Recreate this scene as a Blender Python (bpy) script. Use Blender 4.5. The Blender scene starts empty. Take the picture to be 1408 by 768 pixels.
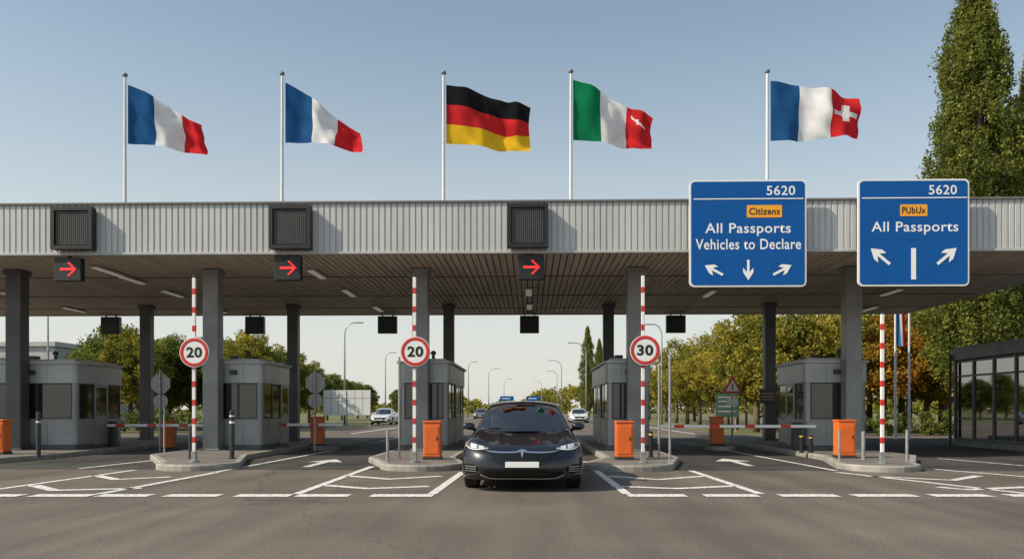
import bpy, bmesh, math, random
import numpy as np
from mathutils import Vector, Matrix
from mathutils.bvhtree import BVHTree

scene = bpy.context.scene
COL = scene.collection
random.seed(7)
F = 1095.0; CH = 1.37; TH = math.radians(1.36)
c_, s_, t_ = math.cos(TH), math.sin(TH), math.tan(TH)
# placement helpers
def gx(px, Y):
    u = (px-704)/F
    return Y*(u-t_)/(1+u*t_)
def gz(py, X, Y):
    return CH + (562-py)*(Y*c_-X*s_)/F
def G(px, py):
    d = CH*F/(py-562.0); u = (px-704)/F
    return (d*(u*c_-s_), d*(u*s_+c_))

# ------------------------------------------------------------------ materials
def newmat(name):
    m = bpy.data.materials.new(name); m.use_nodes = True
    return m, m.node_tree, m.node_tree.nodes['Principled BSDF']
def mat(name, col, rough=.5, metal=0., noise=0., nscale=3., fine=0., fscale=60., bump=0., bscale=80.,
        coat=0., spec=.5, emis=None, estr=1., stretch=(1,1,1)):
    m, nt, b = newmat(name)
    b.inputs['Base Color'].default_value = (*col, 1)
    b.inputs['Roughness'].default_value = rough
    b.inputs['Metallic'].default_value = metal
    b.inputs['Specular IOR Level'].default_value = spec
    if coat:
        b.inputs['Coat Weight'].default_value = coat
        b.inputs['Coat Roughness'].default_value = .03
    if emis:
        b.inputs['Emission Color'].default_value = (*emis, 1)
        b.inputs['Emission Strength'].default_value = estr
    if noise or fine or bump:
        tc = nt.nodes.new('ShaderNodeTexCoord'); mp = nt.nodes.new('ShaderNodeMapping')
        mp.inputs['Scale'].default_value = stretch
        nt.links.new(tc.outputs['Object'], mp.inputs['Vector'])
        last = None
        def layer(scale, amt, det):
            nonlocal last
            n = nt.nodes.new('ShaderNodeTexNoise'); n.inputs['Scale'].default_value = scale
            n.inputs['Detail'].default_value = det
            nt.links.new(mp.outputs[0], n.inputs['Vector'])
            r = nt.nodes.new('ShaderNodeMapRange')
            r.inputs[1].default_value = .3; r.inputs[2].default_value = .7
            r.inputs[3].default_value = 1-amt; r.inputs[4].default_value = 1+amt
            nt.links.new(n.outputs[0], r.inputs[0])
            v = nt.nodes.new('ShaderNodeVectorMath'); v.operation = 'SCALE'
            if last is None: v.inputs[0].default_value = col
            else: nt.links.new(last, v.inputs[0])
            nt.links.new(r.outputs[0], v.inputs['Scale'])
            last = v.outputs[0]
            return n
        if noise: layer(nscale, noise, 5)
        if fine: layer(fscale, fine, 2)
        if last: nt.links.new(last, b.inputs['Base Color'])
        if bump:
            n = nt.nodes.new('ShaderNodeTexNoise'); n.inputs['Scale'].default_value = bscale
            n.inputs['Detail'].default_value = 3
            nt.links.new(mp.outputs[0], n.inputs['Vector'])
            bp = nt.nodes.new('ShaderNodeBump'); bp.inputs['Strength'].default_value = bump
            bp.inputs['Distance'].default_value = .01
            nt.links.new(n.outputs[0], bp.inputs['Height'])
            nt.links.new(bp.outputs[0], b.inputs['Normal'])
    return m

def asphalt_mat(name, c1, c2):
    m, nt, b = newmat(name)
    N = nt.nodes.new; L = nt.links.new
    tc = N('ShaderNodeTexCoord')
    n1 = N('ShaderNodeTexNoise'); n1.inputs['Scale'].default_value = .35; n1.inputs['Detail'].default_value = 6
    n2 = N('ShaderNodeTexNoise'); n2.inputs['Scale'].default_value = 45; n2.inputs['Detail'].default_value = 3
    mp = N('ShaderNodeMapping'); mp.inputs['Scale'].default_value = (1.6, .12, 1); mp.inputs['Rotation'].default_value = (0,0,.5)
    n3 = N('ShaderNodeTexNoise'); n3.inputs['Scale'].default_value = 1.0; n3.inputs['Detail'].default_value = 4
    L(tc.outputs['Object'], n1.inputs['Vector']); L(tc.outputs['Object'], n2.inputs['Vector'])
    L(tc.outputs['Object'], mp.inputs[0]); L(mp.outputs[0], n3.inputs['Vector'])
    r = N('ShaderNodeValToRGB'); r.color_ramp.elements[0].position = .35; r.color_ramp.elements[1].position = .68
    r.color_ramp.elements[0].color = (*c1,1); r.color_ramp.elements[1].color = (*c2,1)
    L(n1.outputs[0], r.inputs[0])
    m1 = N('ShaderNodeMapRange'); m1.inputs[1].default_value=.3; m1.inputs[2].default_value=.7; m1.inputs[3].default_value=.55; m1.inputs[4].default_value=1.48
    L(n2.outputs[0], m1.inputs[0])
    m2 = N('ShaderNodeMapRange'); m2.inputs[1].default_value=.3; m2.inputs[2].default_value=.7; m2.inputs[3].default_value=.80; m2.inputs[4].default_value=1.18
    L(n3.outputs[0], m2.inputs[0])
    v = N('ShaderNodeVectorMath'); v.operation='SCALE'; L(r.outputs[0], v.inputs[0]); L(m1.outputs[0], v.inputs['Scale'])
    v2 = N('ShaderNodeVectorMath'); v2.operation='SCALE'; L(v.outputs[0], v2.inputs[0]); L(m2.outputs[0], v2.inputs['Scale'])
    vo = N('ShaderNodeTexVoronoi'); vo.feature='DISTANCE_TO_EDGE'; vo.inputs['Scale'].default_value=.13
    nd = N('ShaderNodeTexNoise'); nd.inputs['Scale'].default_value=1.2; nd.inputs['Detail'].default_value=5
    L(tc.outputs['Object'], nd.inputs['Vector'])
    ad = N('ShaderNodeVectorMath'); ad.operation='MULTIPLY_ADD'; ad.inputs[1].default_value=(.9,.9,0)
    L(nd.outputs['Color'], ad.inputs[0]); L(tc.outputs['Object'], ad.inputs[2]); L(ad.outputs[0], vo.inputs['Vector'])
    cr = N('ShaderNodeMapRange'); cr.inputs[1].default_value=0; cr.inputs[2].default_value=.003; cr.inputs[3].default_value=.65; cr.inputs[4].default_value=1
    L(vo.outputs['Distance'], cr.inputs[0])
    v3 = N('ShaderNodeVectorMath'); v3.operation='SCALE'; L(v2.outputs[0], v3.inputs[0]); L(cr.outputs[0], v3.inputs['Scale'])
    L(v3.outputs[0], b.inputs['Base Color'])
    b.inputs['Roughness'].default_value=.85; b.inputs['Specular IOR Level'].default_value=.25
    bp = N('ShaderNodeBump'); bp.inputs['Strength'].default_value=.5; bp.inputs['Distance'].default_value=.006
    L(n2.outputs[0], bp.inputs['Height']); L(bp.outputs[0], b.inputs['Normal'])
    return m

def paint_mat(name):
    m, nt, b = newmat(name); N=nt.nodes.new; L=nt.links.new
    tc=N('ShaderNodeTexCoord'); n=N('ShaderNodeTexNoise'); n.inputs['Scale'].default_value=14; n.inputs['Detail'].default_value=6
    L(tc.outputs['Object'], n.inputs['Vector'])
    r=N('ShaderNodeValToRGB'); r.color_ramp.elements[0].position=.32; r.color_ramp.elements[1].position=.50
    r.color_ramp.elements[0].color=(.22,.205,.19,1); r.color_ramp.elements[1].color=(.72,.70,.67,1)
    L(n.outputs[0], r.inputs[0]); L(r.outputs[0], b.inputs['Base Color']); b.inputs['Roughness'].default_value=.7
    return m

def leaf_mat(name, ca, cb):
    m = bpy.data.materials.new(name); m.use_nodes=True; nt=m.node_tree; nt.nodes.clear(); N=nt.nodes.new; L=nt.links.new
    out=N('ShaderNodeOutputMaterial'); at=N('ShaderNodeAttribute'); at.attribute_name='tint'
    oi=N('ShaderNodeObjectInfo')
    sp=N('ShaderNodeSeparateColor'); L(at.outputs['Color'], sp.inputs[0])
    ad=N('ShaderNodeMath'); ad.operation='MULTIPLY_ADD'; ad.inputs[1].default_value=.35; L(oi.outputs['Random'], ad.inputs[0]); L(sp.outputs[0], ad.inputs[2])
    sb=N('ShaderNodeMath'); sb.operation='SUBTRACT'; sb.inputs[1].default_value=.17; sb.use_clamp=True; L(ad.outputs[0], sb.inputs[0])
    mx=N('ShaderNodeMix'); mx.data_type='RGBA'; mx.inputs[6].default_value=(*ca,1); mx.inputs[7].default_value=(*cb,1)
    L(sb.outputs[0], mx.inputs[0])
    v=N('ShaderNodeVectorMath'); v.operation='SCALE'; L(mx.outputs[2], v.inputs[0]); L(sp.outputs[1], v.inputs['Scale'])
    d=N('ShaderNodeBsdfDiffuse'); tr=N('ShaderNodeBsdfTranslucent'); L(v.outputs[0], d.inputs[0]); L(v.outputs[0], tr.inputs[0])
    ms=N('ShaderNodeMixShader'); ms.inputs[0].default_value=.45; L(d.outputs[0], ms.inputs[1]); L(tr.outputs[0], ms.inputs[2])
    L(ms.outputs[0], out.inputs[0])
    return m

def cloth_mat(name, col):
    m = bpy.data.materials.new(name); m.use_nodes=True; nt=m.node_tree; nt.nodes.clear(); N=nt.nodes.new; L=nt.links.new
    out=N('ShaderNodeOutputMaterial'); d=N('ShaderNodeBsdfDiffuse'); tr=N('ShaderNodeBsdfTranslucent')
    tc=N('ShaderNodeTexCoord'); n=N('ShaderNodeTexNoise'); n.inputs['Scale'].default_value=2.5
    L(tc.outputs['Object'], n.inputs['Vector'])
    r=N('ShaderNodeMapRange'); r.inputs[1].default_value=.3; r.inputs[2].default_value=.7; r.inputs[3].default_value=.85; r.inputs[4].default_value=1.08
    L(n.outputs[0], r.inputs[0]); v=N('ShaderNodeVectorMath'); v.operation='SCALE'; v.inputs[0].default_value=col; L(r.outputs[0], v.inputs['Scale'])
    L(v.outputs[0], d.inputs[0]); L(v.outputs[0], tr.inputs[0])
    ms=N('ShaderNodeMixShader'); ms.inputs[0].default_value=.35; L(d.outputs[0], ms.inputs[1]); L(tr.outputs[0], ms.inputs[2]); L(ms.outputs[0], out.inputs[0])
    return m

def glass_mat(name, tint, trans):
    m = bpy.data.materials.new(name); m.use_nodes=True; nt=m.node_tree; nt.nodes.clear(); N=nt.nodes.new; L=nt.links.new
    out=N('ShaderNodeOutputMaterial'); tr=N('ShaderNodeBsdfTransparent'); tr.inputs[0].default_value=(*tint,1)
    gl=N('ShaderNodeBsdfGlossy'); gl.inputs['Roughness'].default_value=.02
    fr=N('ShaderNodeFresnel'); fr.inputs[0].default_value=1.5
    r=N('ShaderNodeMapRange'); r.inputs[3].default_value=trans; r.inputs[4].default_value=1
    L(fr.outputs[0], r.inputs[0])
    ms=N('ShaderNodeMixShader'); L(r.outputs[0], ms.inputs[0]); L(tr.outputs[0], ms.inputs[1]); L(gl.outputs[0], ms.inputs[2]); L(ms.outputs[0], out.inputs[0])
    return m

M = {}
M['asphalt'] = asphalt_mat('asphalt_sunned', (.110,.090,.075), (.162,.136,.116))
M['asphalt_shade'] = asphalt_mat('asphalt_lane_shaded', (.048,.045,.043), (.072,.067,.063))  # lane asphalt, darkened so its colour carries the canopy's shade
M['grass'] = mat('grass', (.12,.12,.04), .9, noise=.35, nscale=.2, fine=.4, fscale=9)
M['paint'] = paint_mat('road_paint')
M['kerb'] = mat('kerb_concrete', (.30,.28,.25), .85, noise=.25, nscale=2.5, fine=.15, fscale=60, bump=.4)
M['paving'] = mat('island_concrete', (.16,.145,.13), .9, noise=.25, nscale=1.5, fine=.2, fscale=50, bump=.4)
M['fascia'] = mat('fascia_sheet', (.50,.505,.50), .5, metal=.0, noise=.10, nscale=.8, stretch=(1,1,.15), fine=.05, fscale=8)
M['trim'] = mat('grey_trim', (.16,.155,.15), .5, noise=.15)
M['trimlight'] = mat('light_trim', (.42,.42,.41), .5, noise=.1)
M['ceil'] = mat('ceiling_planks', (.60,.50,.405), .6, noise=.20, nscale=1.3, stretch=(4,.2,1), fine=.1, fscale=20)
M['ceilgap'] = mat('ceiling_gap', (.07,.058,.05), .9)
M['roof'] = mat('roof_membrane', (.2,.2,.2), .9, noise=.2)
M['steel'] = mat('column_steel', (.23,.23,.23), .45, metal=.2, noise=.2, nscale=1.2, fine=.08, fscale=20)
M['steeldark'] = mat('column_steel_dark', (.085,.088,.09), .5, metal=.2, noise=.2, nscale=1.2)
M['booth'] = mat('booth_panel', (.29,.295,.30), .4, metal=.2, noise=.15, nscale=1.2, fine=.05, fscale=25, bump=.05, bscale=6)
M['boothband'] = mat('booth_band', (.37,.375,.38), .4, metal=.2, noise=.14, nscale=1.2)
M['plinth'] = mat('booth_plinth', (.11,.11,.11), .7, noise=.2)
M['darkglass'] = mat('dark_glass', (.012,.014,.016), .04, spec=1.)
M['black'] = mat('black_plastic', (.012,.012,.012), .5, noise=.3)
M['frame'] = mat('dark_frame', (.035,.037,.04), .45, noise=.2)
M['frame2'] = mat('pavilion_frame', (.09,.093,.096), .45, noise=.2)
M['white'] = mat('white_enamel', (.80,.80,.78), .35, noise=.05)
M['whitepole'] = mat('pole_white', (.66,.66,.65), .4, noise=.12)
M['greypole'] = mat('galvanised', (.36,.37,.37), .4, metal=.5, noise=.2, nscale=6)
M['signback'] = mat('sign_back', (.36,.36,.35), .5, noise=.12)
M['red'] = mat('red_enamel', (.55,.035,.03), .4, noise=.1)
M['orange'] = mat('orange_enamel', (.76,.15,.022), .45, noise=.12, nscale=2)
M['amber'] = mat('amber_enamel', (.88,.38,.02), .45)
M['yellow'] = mat('yellow_enamel', (.80,.55,.03), .45)
M['blue'] = mat('sign_blue', (.004,.090,.33), .5, noise=.06, nscale=1.5, spec=.2)
M['lettering'] = mat('letter_white', (.85,.85,.84), .5)
M['letterblack'] = mat('letter_black', (.012,.012,.012), .5)
M['led'] = mat('led_red', (.5,.01,.01), .5, emis=(1,.03,.03), estr=1.6)
M['ledoff'] = mat('led_off', (.10,.10,.10), .6)
M['tube'] = mat('lamp_diffuser', (.75,.72,.65), .5, emis=(1,.9,.7), estr=.12)
M['bark'] = mat('bark', (.12,.09,.06), .95, noise=.3, nscale=4, bump=.8, bscale=15)
M['leafG'] = leaf_mat('leaf_green', (.075,.12,.026), (.22,.235,.05))
M['leafO'] = leaf_mat('leaf_olive', (.14,.165,.032), (.46,.36,.06))
M['leafA'] = leaf_mat('leaf_autumn', (.26,.21,.035), (.58,.28,.045))
M['leafP'] = leaf_mat('leaf_poplar', (.10,.135,.032), (.31,.31,.07))
M['fblue'] = cloth_mat('cloth_blue', (.024,.10,.26)); M['fwhite']=cloth_mat('cloth_white',(.78,.78,.78)); M['fred']=cloth_mat('cloth_red',(.62,.03,.035))
M['fblack']=cloth_mat('cloth_black',(.016,.016,.018)); M['fgold']=cloth_mat('cloth_gold',(.82,.50,.03)); M['fgreen']=cloth_mat('cloth_green',(.01,.20,.08))
M['wallfar'] = mat('render_far', (.42,.42,.41), .8, noise=.15)

# ------------------------------------------------------------------ mesh builder
class MB:
    def __init__(s): s.v=[]; s.f=[]; s.m=[]; s.s=[]
    def add(s, V, Fc, mi=0, smooth=False):
        o=len(s.v); s.v += [tuple(p) for p in V]
        for f in Fc:
            s.f.append([o+i for i in f]); s.m.append(mi); s.s.append(smooth)
        return s
    def box(s,x0,x1,y0,y1,z0,z1,mi=0,bev=0):
        if bev<=0:
            V=[(x0,y0,z0),(x1,y0,z0),(x1,y1,z0),(x0,y1,z0),(x0,y0,z1),(x1,y0,z1),(x1,y1,z1),(x0,y1,z1)]
            return s.add(V,[(0,3,2,1),(4,5,6,7),(0,1,5,4),(1,2,6,5),(2,3,7,6),(3,0,4,7)],mi)
        bm=bmesh.new(); bmesh.ops.create_cube(bm,size=1)
        for v in bm.verts:
            v.co=Vector(((x0+x1)/2+v.co.x*(x1-x0),(y0+y1)/2+v.co.y*(y1-y0),(z0+z1)/2+v.co.z*(z1-z0)))
        bmesh.ops.bevel(bm,geom=bm.edges[:],offset=bev,segments=2,profile=.5,affect='EDGES')
        bm.verts.index_update()
        s.add([v.co for v in bm.verts],[[v.index for v in f.verts] for f in bm.faces],mi); bm.free(); return s
    def cyl(s,p0,p1,r0,r1=None,n=16,mi=0,caps=True,smooth=True):
        r1=r0 if r1 is None else r1
        p0=Vector(p0);p1=Vector(p1);d=(p1-p0).normalized()
        a=d.orthogonal().normalized();b=d.cross(a)
        V=[];Fc=[]
        for p,r in((p0,r0),(p1,r1)):
            for i in range(n):
                an=2*math.pi*i/n; V.append(p+(a*math.cos(an)+b*math.sin(an))*r)
        for i in range(n): Fc.append((i,(i+1)%n,n+(i+1)%n,n+i))
        s.add(V,Fc,mi,smooth)
        if caps: s.add(V,[list(range(n))[::-1],list(range(n,2*n))],mi)
        return s
    def tube(s,pts,rs,n=10,mi=0):
        if not hasattr(rs,'__len__'): rs=[rs]*len(pts)
        pts=[Vector(p) for p in pts]; V=[];Fc=[]; a=None
        for k,p in enumerate(pts):
            d=(pts[min(k+1,len(pts)-1)]-pts[max(k-1,0)]).normalized()
            a = d.orthogonal().normalized() if a is None else (a-d*a.dot(d)).normalized()
            b=d.cross(a)
            for i in range(n):
                an=2*math.pi*i/n; V.append(p+(a*math.cos(an)+b*math.sin(an))*rs[k])
        for k in range(len(pts)-1):
            for i in range(n): Fc.append((k*n+i,k*n+(i+1)%n,(k+1)*n+(i+1)%n,(k+1)*n+i))
        Fc.append(list(range(n))[::-1]); Fc.append([(len(pts)-1)*n+i for i in range(n)])
        return s.add(V,Fc,mi,True)
    def prism(s,poly,a0,a1,axis='y',mi=0,sm=False):
        n=len(poly)
        if axis=='y': V=[(x,a0,z) for x,z in poly]+[(x,a1,z) for x,z in poly]
        elif axis=='z': V=[(x,y,a0) for x,y in poly]+[(x,y,a1) for x,y in poly]
        else: V=[(a0,y,z) for y,z in poly]+[(a1,y,z) for y,z in poly]
        s.add(V,[list(range(n)),list(range(n,2*n))[::-1]],mi)
        s.add(V,[(i,n+i,n+(i+1)%n,(i+1)%n) for i in range(n)],mi,sm)
        return s
    def lathe(s,prof,center,axis='x',n=40,mi=0,close=False):
        V=[];Fc=[];k=len(prof)
        for i in range(n):
            an=2*math.pi*i/n; ca,sa=math.cos(an),math.sin(an)
            for a,r in prof:
                if axis=='x': V.append((center[0]+a,center[1]+r*ca,center[2]+r*sa))
                elif axis=='z': V.append((center[0]+r*ca,center[1]+r*sa,center[2]+a))
                else: V.append((center[0]+r*ca,center[1]+a,center[2]+r*sa))
        for i in range(n):
            for j in range(k-1):
                Fc.append((i*k+j,((i+1)%n)*k+j,((i+1)%n)*k+j+1,i*k+j+1))
        return s.add(V,Fc,mi,True)
    def mesh(s,name,mats,fix=True):
        me=bpy.data.meshes.new(name); me.from_pydata(s.v,[],s.f)
        for m in mats: me.materials.append(m)
        me.polygons.foreach_set('material_index',s.m); me.polygons.foreach_set('use_smooth',s.s)
        if fix:
            bm=bmesh.new(); bm.from_mesh(me); bmesh.ops.recalc_face_normals(bm,faces=bm.faces[:]); bm.to_mesh(me); bm.free()
        me.update(); return me
    def obj(s,name,mats,parent=None,loc=(0,0,0),rot=(0,0,0),fix=True):
        if not isinstance(mats,(list,tuple)): mats=[mats]
        o=bpy.data.objects.new(name,s.mesh(name,mats,fix)); COL.objects.link(o)
        o.location=loc; o.rotation_euler=rot
        if parent: o.parent=parent
        return o

def thing(name,label,cat,loc=(0,0,0),rz=0,group=None):
    e=bpy.data.objects.new(name,None); COL.objects.link(e); e.location=loc; e.rotation_euler=(0,0,rz)
    e.empty_display_size=.3
    e['label']=label; e['category']=cat
    if group: e['group']=group
    return e
def structure(o): o['kind']='structure'; return o
def copy_thing(root,loc,rz=None,scale=None,label=None,matswap=None):
    def rec(o,par):
        n=o.copy(); COL.objects.link(n)
        if par: n.parent=par; n.matrix_parent_inverse=o.matrix_parent_inverse.copy()
        if matswap and n.type=='MESH':
            for i,sl in enumerate(n.material_slots):
                if sl.material and sl.material.name in matswap:
                    mm=matswap[sl.material.name]; sl.link='OBJECT'; sl.material=mm
        for ch in o.children: rec(ch,n)
        return n
    r=rec(root,None); r.location=loc
    if rz is not None: r.rotation_euler=(0,0,rz)
    if scale is not None: r.scale=(scale,)*3 if not hasattr(scale,'__len__') else scale
    if label: r['label']=label
    return r

def text_mesh(body,width=None,height=None,bold=.0,ex=.003):
    cu=bpy.data.curves.new('t','FONT'); cu.body=body; cu.size=1; cu.extrude=0; cu.offset=bold; cu.resolution_u=4
    cu.space_character=1.06
    o=bpy.data.objects.new('t',cu); COL.objects.link(o)
    dg=bpy.context.evaluated_depsgraph_get(); me=bpy.data.meshes.new_from_object(o.evaluated_get(dg))
    bpy.data.objects.remove(o)
    V=np.array([v.co[:] for v in me.vertices]); mn=V.min(0); mx=V.max(0)
    sx = (width/(mx[0]-mn[0])) if width else None; sz=(height/(mx[1]-mn[1])) if height else None
    sx = sx or sz; sz = sz or sx
    for v in me.vertices:
        v.co=((v.co.x-(mn[0]+mx[0])/2)*sx, 0, (v.co.y-(mn[1]+mx[1])/2)*sz)
    return me
def text_part(name,body,x,y,z,mt,parent,width=None,height=None,bold=.02):
    me=text_mesh(body,width,height,bold); me.name=name; me.materials.clear(); me.materials.append(mt)
    o=bpy.data.objects.new(name,me); COL.objects.link(o); o.parent=parent; o.location=(x,y,z); return o

def rrect(x0,x1,z0,z1,r,n=6):
    P=[]
    for cx,cz,a in((x1-r,z1-r,0),(x0+r,z1-r,90),(x0+r,z0+r,180),(x1-r,z0+r,270)):
        for i in range(n+1):
            an=math.radians(a+90*i/n); P.append((cx+r*math.cos(an),cz+r*math.sin(an)))
    return P

# ------------------------------------------------------------------ ground
b=MB(); b.add([(-900,-60,-.012),(900,-60,-.012),(900,1600,-.012),(-900,1600,-.012)],[(0,1,2,3)])
structure(b.obj('ground',M['grass']))
b=MB(); b.add([(-60,-40,0),(60,-40,0),(60,44,0),(-60,44,0)],[(0,1,2,3)])
b.add([(-13,44,0),(11,44,0),(9,400,0),(-9,400,0)],[(0,1,2,3)])
b.add([(-60,52,0),(-13,50,0),(-13,58,0),(-60,62,0)],[(0,1,2,3)])
structure(b.obj('road',M['asphalt']))
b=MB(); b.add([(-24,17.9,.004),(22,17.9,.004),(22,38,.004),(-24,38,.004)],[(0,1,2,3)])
structure(b.obj('lane_road_shade',M['asphalt_shade']))  # dark sheet over the lanes, canopy shadow painted into the asphalt tone

# markings
mk=MB()
def wline(x0,y0,x1,y1,w):
    d=Vector((x1-x0,y1-y0)).normalized(); n=Vector((-d.y,d.x))*w/2
    mk.add([(x0-n.x,y0-n.y,.008),(x1-n.x,y1-n.y,.008),(x1+n.x,y1+n.y,.008),(x0+n.x,y0+n.y,.008)],[(0,1,2,3)])
def pl(pts,w,z=.008):
    P=[Vector(G(*p)) for p in pts]
    L=[];R=[]
    for i,p in enumerate(P):
        d=(P[min(i+1,len(P)-1)]-P[max(i-1,0)]).normalized(); n=Vector((-d.y,d.x))*w/2
        L.append(p+n);R.append(p-n)
    V=[(q.x,q.y,z) for q in L]+[(q.x,q.y,z) for q in R]; k=len(P)
    mk.add(V,[(i,i+1,k+i+1,k+i) for i in range(k-1)])
for x0,x1 in((-150,-75),(-60,30),(45,127),(136,208),(228,303),(325,400),(408,481),(510,596),(863,943),(968,1042),(1072,1151),(1173,1258),(1280,1360),(1385,1460)):
    pl([(x0,681),(x1,681)],.38)
pl([(512,641),(408,679)],.15); pl([(636,649),(594,679)],.15)
pl([(478,654),(535,658.5),(606,654.5)],.22); pl([(447,667),(505,671.5),(590,668.5)],.22)
pl([(803,634),(862,679)],.15); pl([(950,647),(1046,679)],.15)
pl([(836,654.5),(905,659),(968,654.5)],.22); pl([(852,668.5),(930,671.5),(1010,668)],.22)
pl([(300,649),(136,679)],.15); pl([(186,646),(0,672),(-100,686)],.15)
pl([(132,653.5),(160,659),(235,655.5)],.22); pl([(46,667),(75,674),(195,671)],.22)
pl([(1150,649),(1408,678),(1500,688)],.15); pl([(1286,645),(1408,655),(1550,668)],.15)
pl([(1192,654.5),(1310,660),(1345,654)],.22); pl([(1290,669.5),(1330,673),(1470,667)],.22)
pl([(290,650),(528,606)],.12); pl([(108,644),(262,627)],.12); pl([(0,628),(110,618)],.12)
pl([(935,607),(1150,647)],.12); pl([(1290,630),(1408,640)],.12)
pl([(478,612),(560,600)],.12)
for Y in range(50,200,9): wline(-1,Y,-1,Y+4,.18)
wline(-10,44,-8,300,.2); wline(9,44,8,300,.2)
def arrow(cx,cy,rot,s=1.):
    P=[(-.09,-1.3),(.09,-1.3),(.09,.25),(.42,.25),(0,1.3),(-.42,.25),(-.09,.25)]
    c,sn=math.cos(rot),math.sin(rot)
    mk.add([(cx+s*(x*c-y*sn),cy+s*(x*sn+y*c),.0086) for x,y in P],[list(range(7))])
x,y=G(443,636); arrow(x,y,math.radians(0),1.1)
x,y=G(1012,635); arrow(x,y,math.radians(0),1.1)
structure(mk.obj('road_marking',M['paint']))

# ------------------------------------------------------------------ traffic islands
def island(left,right,nose,ymid,yend,l2,r2,label):
    w=(right-left)/2; cx=(left+right)/2
    P=[]
    P.append((r2,yend)); P.append((r2,ymid))
    for i in range(17):
        a=math.pi*i/16; P.append((cx+w*math.cos(a), nose+1.0-1.0*math.sin(a)))
    P.append((l2,ymid)); P.append((l2,yend))
    r=thing('traffic_island',label,'traffic island',(0,0,0),group='kerbed islands between the lanes')
    n=len(P); c=Vector((sum(p[0] for p in P)/n,sum(p[1] for p in P)/n))
    inner=[]
    for i,p in enumerate(P):
        p0=Vector(P[i-1]);p1=Vector(p);p2=Vector(P[(i+1)%n])
        d=((p1-p0).normalized()+(p2-p1).normalized())
        d=d.normalized() if d.length>1e-4 else (p2-p1).normalized(); nn=Vector((-d.y,d.x))
        if (c-p1).dot(nn)<0: nn=-nn
        inner.append(p1+nn*.16)
    b=MB(); V=[(x,y,0) for x,y in P]+[(x+(0),y,.105) for x,y in P]+[(P[i][0]*.85+inner[i].x*.15,P[i][1]*.85+inner[i].y*.15,.14) for i in range(n)]+[(q.x,q.y,.14) for q in inner]
    for k in range(3):
        b.add(V,[(k*n+i,k*n+(i+1)%n,(k+1)*n+(i+1)%n,(k+1)*n+i) for i in range(n)])
    b.obj('kerb',M['kerb'],r)
    b=MB(); b.add([(q.x,q.y,.137) for q in inner],[list(range(n))]); b.obj('paving',M['paving'],r)
lab='low concrete kerb island with rounded nose'
island(-16.0,-13.6,17.5,21.5,38,-17.2,-13.2,lab)
island(-8.65,-6.75,17.4,21.5,30,-10.4,-7.7,lab)
island(-3.48,-1.5,17.4,20.5,38,-4.2,-1.95,lab)
island(1.17,3.30,17.4,20.5,38,1.9,3.8,lab)
island(7.0,8.8,17.4,21.5,38,7.8,10.3,lab)
island(-7.5,-6.4,26.2,27,34,-7.5,-6.4,'small concrete kerb refuge beside the barrier')
island(5.7,6.9,26.2,27,31,5.7,6.9,'small concrete kerb refuge beside the barrier')

# ------------------------------------------------------------------ canopy
CX0,CX1=-26.,16.4; CY0,CY1=21.3,35.2; ZB,ZT=5.53,6.95
can=thing('border_canopy','long flat grey metal canopy over the checkpoint lanes','canopy',(0,0,0))
b=MB()
def ribbed(b,x0,x1,z0,z1,yf,pitch=.165,dep=.03):
    n=int((x1-x0)/pitch); prof=[]
    for i in range(n):
        a=x0+i*pitch; prof += [(a,0),(a+pitch*.70,0),(a+pitch*.76,dep),(a+pitch*.94,dep)]
    prof.append((x1,0))
    V=[(x,yf+d,z0) for x,d in prof]+[(x,yf+d,z1) for x,d in prof]; k=len(prof)
    b.add(V,[(i,i+1,k+i+1,k+i) for i in range(k-1)])
ribbed(b,CX0,CX1,ZB+.07,ZT-.06,CY0)
prof=[]; n=int((CY1-CY0)/.165)
for i in range(n):
    a=CY0+i*.165; prof+=[(a,0),(a+.115,0),(a+.125,.03),(a+.155,.03)]
prof.append((CY1,0)); k=len(prof)
for X,sg in((CX1,-1),(CX0,1)):
    V=[(X+sg*d,y,ZB+.07) for y,d in prof]+[(X+sg*d,y,ZT-.06) for y,d in prof]
    b.add(V,[(i,i+1,k+i+1,k+i) for i in range(k-1)])
b.add([(CX0,CY1,ZB+.07),(CX1,CY1,ZB+.07),(CX1,CY1,ZT-.06),(CX0,CY1,ZT-.06)],[(0,1,2,3)])
b.obj('fascia',M['fascia'],can,fix=False)
b=MB()
b.box(CX0-.03,CX1+.03,CY0-.05,CY0+.12,ZT-.06,ZT,0,.01); b.box(CX1-.1,CX1+.03,CY0+.123,CY1,ZT-.06,ZT,0)
b.box(CX0-.02,CX1+.02,CY0-.03,CY0+.10,ZB,ZB+.07,1,.008); b.box(CX1-.1,CX1+.02,CY0+.103,CY1,ZB,ZB+.07,1)
b.box(CX0-.02,CX1+.02,CY1-.03,CY1+.10,ZB,ZB+.07,1,.008)
b.obj('trim',[M['trim'],M['trimlight']],can)
b=MB(); b.box(CX0+.05,CX1-.12,CY0+.14,CY1-.05,ZT-.16,ZT-.10); b.obj('roof',M['roof'],can)
b=MB(); pw=.19
x=CX0+.05
while x<CX1-.15:
    b.box(x,x+pw-.035,CY0+.10,CY1-.04,ZB+.045,ZB+.075,0); x+=pw
b.add([(CX0+.04,CY0+.1,ZB+.08),(CX1-.12,CY0+.1,ZB+.08),(CX1-.12,CY1-.04,ZB+.08),(CX0+.04,CY1-.04,ZB+.08)],[(0,1,2,3)],1)
for yy in(25.2,29.4,33.0): b.box(CX0+.06,CX1-.2,yy,yy+.05,ZB+.030,ZB+.0448,1)
b.obj('ceiling',[M['ceil'],M['ceilgap']],can,fix=False)
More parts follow.
